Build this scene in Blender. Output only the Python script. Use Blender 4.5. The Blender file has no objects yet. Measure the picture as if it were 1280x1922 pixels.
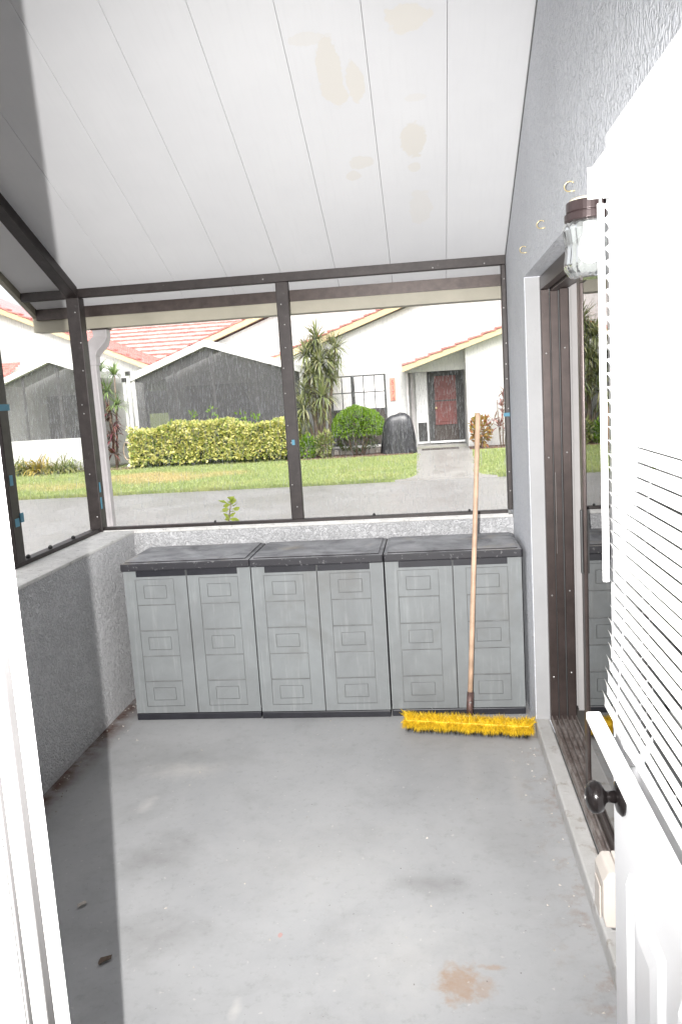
import bpy, math, random
from mathutils import Vector, Matrix, Euler
random.seed(7)
S = bpy.context.scene
C = S.collection

# ------------------------------------------------------------------ camera, sky, sun, flash, exposure
cam_d = bpy.data.cameras.new('camera'); cam = bpy.data.objects.new('camera', cam_d); C.objects.link(cam)
_R = Vector((0.99238579, 0.1068428, -0.06127852)); _U = Vector((0.04467989, 0.15135304, 0.98746947)); _F = Vector((-0.11477869, 0.98268859, -0.14542689))
cam.matrix_world = Matrix(((_R.x, _U.x, -_F.x, 0), (_R.y, _U.y, -_F.y, 0), (_R.z, _U.z, -_F.z, 1.70), (0, 0, 0, 1)))
cam_d.sensor_fit = 'VERTICAL'; cam_d.sensor_height = 24.0; cam_d.lens = 24.0 * 1515.2 / 1922
cam_d.clip_start = 0.02; cam_d.clip_end = 500
S.camera = cam
SUN_EL, SUN_AZ = 52.0, 170.0      # degrees; overcast rain, so the sun is one huge soft disc
W = bpy.data.worlds.new('World'); S.world = W; W.use_nodes = True
wn = W.node_tree; wn.nodes.clear()
sky = wn.nodes.new('ShaderNodeTexSky'); sky.sky_type = 'NISHITA'; sky.sun_disc = False
sky.sun_elevation = math.radians(SUN_EL); sky.sun_rotation = math.radians(SUN_AZ)
sky.air_density = 1.0; sky.dust_density = 5.0; sky.ozone_density = 1.0
hs = wn.nodes.new('ShaderNodeHueSaturation'); hs.inputs['Saturation'].default_value = 0.16
bg = wn.nodes.new('ShaderNodeBackground'); bg.inputs['Strength'].default_value = 0.14
wo = wn.nodes.new('ShaderNodeOutputWorld')
wn.links.new(sky.outputs[0], hs.inputs['Color']); wn.links.new(hs.outputs[0], bg.inputs[0]); wn.links.new(bg.outputs[0], wo.inputs[0])
sd = bpy.data.lights.new('sun', 'SUN'); sd.energy = 1.25; sd.angle = math.radians(40); sd.color = (1.0, 0.98, 0.95)
so = bpy.data.objects.new('sun', sd); C.objects.link(so)
_az, _el = math.radians(SUN_AZ), math.radians(SUN_EL)
_dir = Vector((math.sin(_az) * math.cos(_el), math.cos(_az) * math.cos(_el), math.sin(_el)))
so.rotation_euler = _dir.to_track_quat('Z', 'Y').to_euler()
# the photographer's flash, fired from the doorway 11 cm left of the lens (its hard jamb shadow falls across the left of the porch)
fd = bpy.data.lights.new('camera_flash', 'SPOT'); fd.energy = 400; fd.shadow_soft_size = 0.003
fd.spot_size = math.radians(94); fd.spot_blend = 1.0; fd.color = (1.0, 0.985, 0.97)
fo = bpy.data.objects.new('camera_flash', fd); C.objects.link(fo); fo.location = (-0.094, 0.02, 1.73)
fo.rotation_euler = (-(_F + Vector((0.0, 0, -0.0)))).to_track_quat('Z', 'Y').to_euler()
S.view_settings.view_transform = 'Standard'; S.view_settings.look = 'None'
S.view_settings.exposure = 1.35; S.view_settings.gamma = 1.0; S.view_settings.use_curve_mapping = False

# ------------------------------------------------------------------ materials
class NT:
    def __init__(s, name):
        s.m = bpy.data.materials.new(name); s.m.use_nodes = True; s.t = s.m.node_tree; s.t.nodes.clear()
        s.out = s.n('ShaderNodeOutputMaterial')
    def n(s, typ, **k):
        x = s.t.nodes.new(typ)
        for a, v in k.items(): setattr(x, a, v)
        return x
    def l(s, a, b): s.t.links.new(a, b)
    def co(s, kind='Object'):
        if kind == 'World':
            return s.n('ShaderNodeNewGeometry').outputs['Position']
        return s.n('ShaderNodeTexCoord').outputs[kind]
    def noise(s, co, scale, detail=4, rough=.55, dist=0, vscale=None):
        if vscale:
            mp = s.n('ShaderNodeMapping'); mp.inputs['Scale'].default_value = vscale; s.l(co, mp.inputs[0]); co = mp.outputs[0]
        x = s.n('ShaderNodeTexNoise'); x.inputs['Scale'].default_value = scale; x.inputs['Detail'].default_value = detail
        x.inputs['Roughness'].default_value = rough; x.inputs['Distortion'].default_value = dist
        s.l(co, x.inputs['Vector']); return x.outputs['Fac']
    def math(s, op, a, b=None, c=None, clamp=False):
        x = s.n('ShaderNodeMath', operation=op, use_clamp=clamp)
        for i, v in enumerate((a, b, c)):
            if v is None: continue
            if isinstance(v, (int, float)): x.inputs[i].default_value = v
            else: s.l(v, x.inputs[i])
        return x.outputs[0]
    def ramp(s, fac, p0, p1, c0=(0, 0, 0, 1), c1=(1, 1, 1, 1)):
        x = s.n('ShaderNodeValToRGB'); e = x.color_ramp.elements
        e[0].position = p0; e[1].position = p1; e[0].color = c0; e[1].color = c1
        s.l(fac, x.inputs[0]); return x.outputs[0]
    def mix(s, fac, a, b, blend='MIX'):
        x = s.n('ShaderNodeMix', data_type='RGBA', blend_type=blend)
        if isinstance(fac, (int, float)): x.inputs['Factor'].default_value = fac
        else: s.l(fac, x.inputs['Factor'])
        for nm, v in (('A', a), ('B', b)):
            i = [q for q in x.inputs if q.name == nm and q.type == 'RGBA'][0]
            if isinstance(v, (tuple, list)): i.default_value = (v[0], v[1], v[2], 1)
            else: s.l(v, i)
        return [q for q in x.outputs if q.type == 'RGBA'][0]
    def bump(s, h, strength, dist=.01, nrm=None):
        x = s.n('ShaderNodeBump'); x.inputs['Strength'].default_value = strength; x.inputs['Distance'].default_value = dist
        s.l(h, x.inputs['Height'])
        if nrm is not None: s.l(nrm, x.inputs['Normal'])
        return x.outputs[0]
    def bsdf(s, col, rough=.6, metal=0, nrm=None, spec=.5, **k):
        b = s.n('ShaderNodeBsdfPrincipled')
        for nm, v in (('Base Color', col), ('Roughness', rough), ('Metallic', metal), ('Specular IOR Level', spec)):
            if isinstance(v, (tuple, list)): b.inputs[nm].default_value = (v[0], v[1], v[2], 1)
            elif isinstance(v, (int, float)): b.inputs[nm].default_value = v
            else: s.l(v, b.inputs[nm])
        if nrm is not None: s.l(nrm, b.inputs['Normal'])
        for nm, v in k.items():
            nm = nm.replace('_', ' ')
            if isinstance(v, (int, float, tuple)): b.inputs[nm].default_value = v
            else: s.l(v, b.inputs[nm])
        return b.outputs[0]
    def done(s, sh): s.l(sh, s.out.inputs['Surface']); return s.m
    def blobs(s, co, lst, nscale=9, namp=.7, hard=3.5):
        """sum of soft irregular blobs: (x, y, rx, ry, strength) on the xy plane"""
        sep = s.n('ShaderNodeSeparateXYZ'); s.l(co, sep.inputs[0])
        nz = s.math('MULTIPLY', s.math('SUBTRACT', s.noise(co, nscale, 5, .65), .5), namp * 2)
        tot = None
        for (x, y, rx, ry, st) in lst:
            dx = s.math('DIVIDE', s.math('SUBTRACT', sep.outputs[0], x), rx)
            dy = s.math('DIVIDE', s.math('SUBTRACT', sep.outputs[1], y), ry)
            d = s.math('SQRT', s.math('ADD', s.math('MULTIPLY', dx, dx), s.math('MULTIPLY', dy, dy)))
            v = s.math('MULTIPLY', s.math('MULTIPLY_ADD', s.math('ADD', d, nz), -hard, hard, clamp=True), st)
            tot = v if tot is None else s.math('MAXIMUM', tot, v)
        return tot

M = {}
def plain(name, col, rough=.6, metal=0, var=.12, nscale=8, bump=0, bscale=60, spec=.5, co='World', **k):
    t = NT(name); c = t.co(co)
    n = t.noise(c, nscale, 5, .6)
    base = t.mix(t.ramp(n, .3, .7), tuple(v * (1 - var) for v in col), tuple(min(1, v * (1 + var)) for v in col))
    nr = t.bump(t.noise(c, bscale, 4), bump, .005) if bump else None
    M[name] = t.done(t.bsdf(base, rough, metal, nr, spec, **k)); return M[name]

def stucco(name, col, dirt=(.3, .29, .27), dirt_amt=.35, bs=.55, scale=38):
    t = NT(name); c = t.co('World')
    n1 = t.noise(c, scale, 3, .5, 2.2)
    n2 = t.noise(c, scale * 4, 3, .6)
    h = t.math('ADD', t.ramp(n1, .40, .60), t.math('MULTIPLY', n2, .35))
    big = t.noise(c, 1.7, 5, .6)
    base = t.mix(t.ramp(big, .35, .8), col, tuple(v * .86 for v in col))
    base = t.mix(t.math('MULTIPLY', t.ramp(n1, .56, .42), dirt_amt), base, dirt)
    M[name] = t.done(t.bsdf(base, .85, 0, t.bump(h, bs, .006), .3)); return M[name]

stucco('stucco_wall', (.70, .715, .75), (.53, .55, .60), .4, .6, 32)
stucco('stucco_knee', (.68, .68, .69), (.30, .30, .31), .4, 1.0, 36)
stucco('stucco_white', (.60, .60, .585), (.48, .48, .46), .25, .35, 25)
plain('white_trim', (.80, .80, .79), .35, var=.03)
plain('strip_grey', (.045, .043, .043), .8, var=.2)
plain('smooth_return', (.38, .38, .385), .6, var=.05, bump=.15, bscale=120)
plain('door_white', (.62, .62, .63), .3, var=.02)
plain('blind_white', (.84, .84, .83), .35, var=.02)
plain('bronze', (.060, .045, .040), .38, .35, var=.3, nscale=20, bump=.05)
plain('bronze_door', (.066, .05, .046), .35, .45, var=.2, nscale=16)
plain('knob_metal', (.012, .010, .010), .2, .4, var=.2, nscale=30)
plain('black_plastic', (.02, .02, .026), .42, var=.25, nscale=14, bump=.1, bscale=200)
plain('lamp_brown', (.05, .035, .035), .3, .4, var=.2)
plain('beige_metal', (.42, .40, .32), .5, var=.15)
plain('outlet_beige', (.56, .51, .46), .4, var=.06)
plain('gutter_cream', (.40, .37, .29), .5, var=.1, nscale=5)
plain('spout_grey', (.52, .49, .49), .45, var=.14, nscale=7, bump=.05)
plain('tape_blue', (.10, .30, .42), .6, var=.15)
plain('screw_steel', (.38, .37, .36), .35, .7, var=.2)
plain('wood_handle', (.58, .40, .28), .5, var=.22, nscale=14, bump=.08)
plain('rust_metal', (.16, .10, .09), .5, .5, var=.4, nscale=40)
plain('hall_paint', (.62, .60, .56), .7, var=.04)
plain('hall_floor', (.35, .30, .25), .6, var=.1)
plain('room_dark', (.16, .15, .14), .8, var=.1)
plain('vane_fabric', (.40, .385, .38), .7, var=.06)
plain('fascia_cream', (.56, .44, .26), .6, var=.08)
plain('lanai_white', (.82, .82, .82), .5, var=.04)
plain('tile_red', (.50, .19, .165), .2, var=.35, nscale=3, bump=.2, bscale=12)
plain('tile_top_sheen', (.62, .42, .39), .25, var=.2, nscale=3)  # wet sky reflection on the tile tops, put into a paler base colour
plain('frame_black', (.05, .05, .05), .5, var=.15)
plain('curtain', (.70, .68, .67), .8, var=.08)
plain('door_red', (.15, .05, .045), .45, var=.2, nscale=5)
plain('plaque_red', (.78, .27, .20), .6, var=.12)
plain('digit_dark', (.22, .08, .06), .6, var=.05)
plain('brass', (.62, .52, .30), .35, .6, var=.1)
plain('bark', (.22, .165, .13), .9, var=.35, nscale=14, bump=.5, bscale=30)
plain('mulch', (.13, .075, .055), .95, var=.5, nscale=25, bump=.8, bscale=40)
plain('vinyl_black', (.035, .035, .04), .30, var=.4, nscale=6, bump=.9, bscale=9)
plain('stone_edge', (.50, .46, .42), .85, var=.25, nscale=6, bump=.4, bscale=20)
plain('mat_dark', (.07, .06, .055), .95, var=.3, nscale=40)
plain('leaf_dead', (.13, .095, .07), .8, var=.3, nscale=60)
plain('debris', (.45, .41, .37), .8, var=.5, nscale=60)
plain('hose_tan', (.55, .45, .35), .5, var=.1)
plain('bulb_white', (.80, .80, .78), .3, var=.02)
plain('bristle_yellow', (.82, .55, .025), .55, var=.25, nscale=50)
plain('bristle_black', (.02, .018, .016), .6, var=.3, nscale=50)

def cabinet_grey():
    t = NT('cabinet_grey'); c = t.co('World')
    a = t.noise(c, 3.5, 5, .65, .6); st = t.noise(c, 5, 4, .6, 0, (9, 9, .8))
    base = t.mix(t.ramp(a, .35, .72), (.205, .215, .218), (.255, .272, .276))
    base = t.mix(t.math('MULTIPLY', t.ramp(st, .56, .74), .4), base, (.35, .365, .365))
    base = t.mix(t.math('MULTIPLY', t.ramp(t.noise(c, 2.1, 4, .7), .55, .75), .5), base, (.16, .15, .135))
    M['cabinet_grey'] = t.done(t.bsdf(base, t.math('MULTIPLY_ADD', a, .25, .38), 0, t.bump(t.noise(c, 260, 2), .12, .002), .4))
cabinet_grey()
plain('groove_grime', (.18, .185, .185), .8, var=.25, nscale=12)

def lid_mat():
    t = NT('lid_dusty'); c = t.co('World')
    d = t.noise(c, 5, 6, .65, .8); sp = t.noise(c, 60, 3, .6)
    geo = t.n('ShaderNodeNewGeometry'); sep = t.n('ShaderNodeSeparateXYZ'); t.l(geo.outputs['Normal'], sep.inputs[0])
    up = t.ramp(sep.outputs[2], .6, .95)
    dust = t.math('MULTIPLY', up, t.math('MULTIPLY_ADD', t.ramp(d, .34, .66), .75, .18))
    base = t.mix(dust, (.032, .031, .036), (.44, .44, .455))
    base = t.mix(t.math('MULTIPLY', t.ramp(t.noise(c, 3.1, 5, .6), .58, .68), t.math('MULTIPLY', up, .5)), base, (.45, .38, .27))
    base = t.mix(t.math('MULTIPLY', t.ramp(sp, .62, .7), .3), base, (.5, .5, .5))
    M['lid_dusty'] = t.done(t.bsdf(base, .5, 0, t.bump(sp, .1, .003), .4))
lid_mat()

def floor_mat():
    t = NT('porch_concrete'); c = t.co('World')
    a = t.noise(c, 1.6, 6, .6, .4); b = t.noise(c, 9, 5, .65); f = t.noise(c, 160, 3, .6)
    base = t.mix(t.ramp(a, .3, .72), (.375, .378, .385), (.46, .462, .465))
    base = t.mix(t.math('MULTIPLY', t.ramp(t.noise(c, 4.2, 6, .72, .3), .50, .72), .28), base, (.25, .245, .24))
    base = t.mix(t.math('MULTIPLY', t.ramp(t.noise(c, 26, 6, .75), .54, .68), .30), base, (.22, .215, .21))
    base = t.mix(t.math('MULTIPLY', t.ramp(b, .45, .75), .35), base, (.46, .46, .46))
    # scuffs and dried paint
    wm = t.blobs(c, [(-1.21, 3.46, .22, .11, .7), (-1.28, 3.14, .04, .10, .6), (-.15, 2.21, .25, .26, .30), (-.5, 2.75, .5, .35, .22), (.12, 3.45, .06, .4, .2), (.3, 3.3, .05, .4, .3), (-.62, 2.0, .02, .05, .8)], 14, .9, 1.1)
    base = t.mix(wm, base, (.56, .55, .53))
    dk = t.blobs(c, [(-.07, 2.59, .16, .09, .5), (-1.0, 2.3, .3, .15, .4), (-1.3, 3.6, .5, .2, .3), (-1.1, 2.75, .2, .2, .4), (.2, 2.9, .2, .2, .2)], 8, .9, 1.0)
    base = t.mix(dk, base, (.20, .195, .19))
    rs = t.blobs(c, [(.01, 2.115, .075, .10, 1), (.075, 2.10, .05, .05, .7), (.11, 2.185, .05, .015, .8)], 24, .95, 1.8)
    base = t.mix(t.math('MULTIPLY', rs, t.math('MULTIPLY_ADD', t.noise(c, 40, 4, .7), .7, .3)), base, (.38, .25, .16))
    # leaf-litter brown along the left wall and by the curb
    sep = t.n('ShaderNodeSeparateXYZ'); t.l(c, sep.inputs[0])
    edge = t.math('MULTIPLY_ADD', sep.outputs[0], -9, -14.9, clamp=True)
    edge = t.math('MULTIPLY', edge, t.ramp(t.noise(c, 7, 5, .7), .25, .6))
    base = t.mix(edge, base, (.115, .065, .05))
    cb = t.math('MULTIPLY', t.math('MULTIPLY_ADD', sep.outputs[0], 5, -1.3, clamp=True), t.ramp(t.noise(c, 11, 5, .7), .52, .7))
    base = t.mix(t.math('MULTIPLY', cb, .8), base, (.29, .21, .16))
    sp = t.ramp(t.noise(c, 45, 2, .5), .70, .74)
    base = t.mix(t.math('MULTIPLY', sp, .5), base, (.62, .60, .57))
    bits = t.ramp(t.noise(c, 70, 2, .5), .73, .76)
    base = t.mix(t.math('MULTIPLY', bits, .6), base, (.10, .08, .07))
    red = t.blobs(c, [(-.55, 2.312, .009, .014, .5)], 20, .5)
    base = t.mix(red, base, (.60, .25, .2))
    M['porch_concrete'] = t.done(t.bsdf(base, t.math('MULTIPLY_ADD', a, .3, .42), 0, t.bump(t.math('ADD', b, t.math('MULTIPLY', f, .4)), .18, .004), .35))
floor_mat()

def ceiling_mat():
    t = NT('ceiling_paint'); c = t.co('World')
    a = t.noise(c, 1.2, 5, .6); s_ = t.noise(c, 10, 3, .6, 0, (7, .5, .5))
    base = t.mix(t.ramp(a, .3, .75), (.70, .70, .71), (.77, .77, .775))
    base = t.mix(t.math('MULTIPLY', t.ramp(s_, .5, .8), .25), base, (.66, .66, .665))
    pt = t.blobs(c, [(-.335, 3.39, .05, .16, 1), (-.315, 3.50, .045, .06, 1), (-.235, 3.45, .04, .10, 1), (-.02, 3.2, .085, .06, 1), (-.40, 3.24, .07, .03, .5),
                     (-.02, 3.77, .055, .10, 1), (-.255, 3.87, .06, .04, .7), (-.30, 3.95, .035, .03, .7), (-.0, 4.2, .06, .12, .45), (-.02, 3.93, .03, .03, .7), (.0, 3.55, .05, .02, .4)], 17, .6, 9)
    base = t.mix(t.math('MULTIPLY', pt, .85), base, (.715, .685, .63))
    M['ceiling_paint'] = t.done(t.bsdf(base, .5, 0, t.bump(t.math('ADD', s_, t.math('MULTIPLY', pt, -.8)), .08, .004), .35))
ceiling_mat()

def curb_mat():
    t = NT('curb_paint'); c = t.co('World')
    base = t.mix(t.ramp(t.noise(c, 6, 5, .65), .35, .7), (.50, .49, .47), (.62, .61, .60))
    base = t.mix(t.math('MULTIPLY', t.ramp(t.noise(c, 15, 5, .7), .56, .68), .7), base, (.30, .25, .21))
    M['curb_paint'] = t.done(t.bsdf(base, .85, 0, t.bump(t.noise(c, 60, 5, .7), .5, .006), .3))
    t = NT('track_metal'); c = t.co('World')
    base = t.mix(t.ramp(t.noise(c, 12, 5, .7), .40, .66), (.20, .16, .145), (.42, .38, .36))
    M['track_metal'] = t.done(t.bsdf(base, .5, .35, None, .5))
    t = NT('sill_paint'); c = t.co('World')
    base = t.mix(t.ramp(t.noise(c, 14, 5, .7), .40, .62), (.62, .61, .59), (.74, .73, .71))
    base = t.mix(t.math('MULTIPLY', t.ramp(t.noise(c, 30, 5, .7), .58, .68), .7), base, (.22, .21, .20))
    M['sill_paint'] = t.done(t.bsdf(base, .85, 0, t.bump(t.noise(c, 70, 5, .7), .5, .006), .3))
    t = NT('weathered_bronze'); c = t.co('World')
    base = t.mix(t.ramp(t.noise(c, 16, 5, .7), .3, .7), (.022, .017, .016), (.046, .037, .035))
    base = t.mix(t.math('MULTIPLY', t.ramp(t.noise(c, 26, 6, .75), .62, .74), .4), base, (.22, .21, .21))
    M['weathered_bronze'] = t.done(t.bsdf(base, .45, .25, t.bump(t.noise(c, 90, 4), .12, .003), .5))
curb_mat()

def ground_mats():
    t = NT('lawn_soil'); c = t.co('World')
    a = t.noise(c, 1.3, 5, .65); b = t.noise(c, 18, 5, .7)
    base = t.mix(t.ramp(a, .36, .70), (.22, .27, .09), (.29, .33, .13))
    base = t.mix(t.math('MULTIPLY', t.ramp(b, .45, .7), .5), base, (.14, .21, .05))
    dry = t.blobs(c, [(-6.3, 18.6, 1.2, 1.1, .8), (-5.1, 19.3, .8, .7, .6), (-7.3, 19.6, 1.5, 1.2, .8), (-8.4, 18.0, .8, .9, .6), (.2, 20.0, .6, .8, .3)], 1.6, .7)
    base = t.mix(dry, base, (.40, .29, .13))
    M['lawn_soil'] = t.done(t.bsdf(base, .9, 0, t.bump(b, .6, .03), .2))
    t = NT('wet_road'); c = t.co('World')
    a = t.noise(c, .9, 6, .7, .3); b = t.noise(c, 34, 4, .7)
    base = t.mix(t.ramp(a, .25, .78), (.20, .195, .19), (.285, .28, .275))
    base = t.mix(t.math('MULTIPLY', t.ramp(b, .42, .66), .6), base, (.14, .135, .13))
    rough = t.ramp(a, .35, .65, (.28, .28, .28, 1), (.5, .5, .5, 1))
    M['wet_road'] = t.done(t.bsdf(base, rough, 0, t.bump(t.math('ADD', b, t.noise(c, 9, 3)), .25, .01), .55))
    t = NT('wet_walk'); c = t.co('World')
    a = t.noise(c, 1.5, 6, .65); b = t.noise(c, 40, 4, .7)
    base = t.mix(t.ramp(a, .3, .72), (.235, .225, .21), (.32, .31, .295))
    M['wet_walk'] = t.done(t.bsdf(base, t.ramp(a, .35, .65, (.3, .3, .3, 1), (.5, .5, .5, 1)), 0, t.bump(b, .06, .004), .5))
ground_mats()

def leafmat(name, cols, rough=.45, trans=.25):
    t = NT(name); g = t.n('ShaderNodeNewGeometry')
    x = t.n('ShaderNodeValToRGB'); e = x.color_ramp.elements
    while len(e) < len(cols): e.new(.5)
    for i, q in enumerate(cols): e[i].position = i / (len(cols) - 1); e[i].color = (*q, 1)
    x.color_ramp.interpolation = 'LINEAR'
    t.l(g.outputs['Random Per Island'], x.inputs[0])
    b = t.bsdf(x.outputs[0], rough, 0, None, .4)
    tr = t.n('ShaderNodeBsdfTranslucent'); t.l(x.outputs[0], tr.inputs[0])
    mx = t.n('ShaderNodeMixShader'); mx.inputs[0].default_value = trans
    t.l(b, mx.inputs[1]); t.l(tr.outputs[0], mx.inputs[2])
    M[name] = t.done(mx.outputs[0])
def grassmat():
    t = NT('grass_blade'); g = t.n('ShaderNodeNewGeometry'); c = g.outputs['Position']
    r = t.ramp(g.outputs['Random Per Island'], 0, 1, (.20, .26, .09, 1), (.34, .38, .17, 1))
    big = t.noise(c, .8, 5, .65); r = t.mix(t.math('MULTIPLY', t.ramp(big, .5, .68), .7), r, (.38, .36, .16))
    dry = t.blobs(c, [(-6.3, 18.6, 1.4, 1.1, .8), (-7.3, 19.6, 1.6, 1.2, .8), (-5.1, 19.3, .8, .7, .6), (-9.6, 18.2, 1.2, 1.2, .7), (-8.4, 17.3, .8, .6, .5), (-1.5, 18.2, .9, .5, .3)], 1.6, .8, 1.2)
    r = t.mix(dry, r, (.48, .38, .20))
    b = t.bsdf(r, .5, 0, None, .45); tr = t.n('ShaderNodeBsdfTranslucent'); t.l(r, tr.inputs[0]); mx = t.n('ShaderNodeMixShader'); mx.inputs[0].default_value = .2
    t.l(b, mx.inputs[1]); t.l(tr.outputs[0], mx.inputs[2]); M['grass_blade'] = t.done(mx.outputs[0])
grassmat()
leafmat('hedge_leaf', [(.18, .26, .06), (.34, .40, .10), (.55, .54, .16), (.70, .65, .24), (.74, .70, .32), (.60, .58, .18), (.30, .38, .10)])
leafmat('topiary_leaf', [(.09, .19, .02), (.16, .28, .025), (.22, .34, .035), (.12, .23, .02)])
leafmat('yucca_leaf', [(.14, .17, .075), (.22, .26, .10), (.31, .33, .15), (.38, .37, .20)], .4)
leafmat('dracaena_leaf', [(.11, .19, .07), (.18, .28, .09), (.27, .35, .13), (.14, .22, .08)], .4)
leafmat('burgundy_leaf', [(.12, .035, .045), (.20, .06, .07), (.16, .09, .06), (.10, .07, .045)])
leafmat('pink_leaf', [(.30, .12, .13), (.42, .24, .22), (.22, .10, .10), (.36, .28, .22)])
leafmat('croton_leaf', [(.40, .28, .06), (.24, .20, .05), (.34, .13, .05), (.44, .36, .12)])
leafmat('shrub_leaf', [(.13, .19, .05), (.22, .26, .08), (.30, .29, .12), (.16, .21, .07)])
leafmat('gold_leaf', [(.40, .30, .06), (.46, .36, .10), (.28, .26, .07)])
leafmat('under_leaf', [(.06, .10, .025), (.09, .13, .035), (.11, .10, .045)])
leafmat('weed_leaf', [(.34, .44, .06), (.42, .50, .09), (.48, .54, .14)], .5, .4)

def glassmat(name, tint=(1, 1, 1), refl=1.0, ior=1.5, rough=0.0, dark=0.0):
    t = NT(name)
    fr = t.n('ShaderNodeFresnel'); fr.inputs[0].default_value = ior
    tr = t.n('ShaderNodeBsdfTransparent'); tr.inputs[0].default_value = (*tint, 1)
    gl = t.n('ShaderNodeBsdfGlossy'); gl.inputs['Roughness'].default_value = rough
    f = t.math('MULTIPLY', fr.outputs[0], refl, clamp=True)
    mx = t.n('ShaderNodeMixShader'); t.l(f, mx.inputs[0]); t.l(tr.outputs[0], mx.inputs[1]); t.l(gl.outputs[0], mx.inputs[2])
    M[name] = t.done(mx.outputs[0])
glassmat('door_glass', (.55, .55, .53), 1.7)
glassmat('clear_glass', (.93, .95, .95), 1.2)
def jarmat():
    t = NT('jar_glass'); c = t.co('World')
    fr = t.n('ShaderNodeFresnel'); fr.inputs[0].default_value = 1.5
    gl = t.n('ShaderNodeBsdfGlossy'); gl.inputs['Roughness'].default_value = .05
    tr = t.n('ShaderNodeBsdfTransparent'); tr.inputs[0].default_value = (.92, .94, .93, 1)
    mx = t.n('ShaderNodeMixShader'); t.l(t.math('MULTIPLY_ADD', fr.outputs[0], .8, .03, clamp=True), mx.inputs[0])
    di = t.n('ShaderNodeBsdfDiffuse'); di.inputs[0].default_value = (.75, .78, .77, 1); m2 = t.n('ShaderNodeMixShader'); m2.inputs[0].default_value = .12
    t.l(tr.outputs[0], m2.inputs[1]); t.l(di.outputs[0], m2.inputs[2])
    t.l(m2.outputs[0], mx.inputs[1]); t.l(gl.outputs[0], mx.inputs[2]); M['jar_glass'] = t.done(mx.outputs[0])
    # insect screen of the lanais across the road: a fine dark mesh, seen as one grey film
    t = NT('insect_screen')
    tr = t.n('ShaderNodeBsdfTransparent'); df = t.n('ShaderNodeBsdfDiffuse'); df.inputs[0].default_value = (.11, .11, .115, 1)
    mx = t.n('ShaderNodeMixShader'); mx.inputs[0].default_value = .52
    t.l(tr.outputs[0], mx.inputs[1]); t.l(df.outputs[0], mx.inputs[2]); M['insect_screen'] = t.done(mx.outputs[0])
    t = NT('rain_water')
    tr = t.n('ShaderNodeBsdfTransparent'); df = t.n('ShaderNodeBsdfTranslucent'); df.inputs[0].default_value = (.8, .82, .85, 1)
    mx = t.n('ShaderNodeMixShader'); mx.inputs[0].default_value = .4
    t.l(tr.outputs[0], mx.inputs[1]); t.l(df.outputs[0], mx.inputs[2]); M['rain_water'] = t.done(mx.outputs[0])
jarmat()

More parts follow.
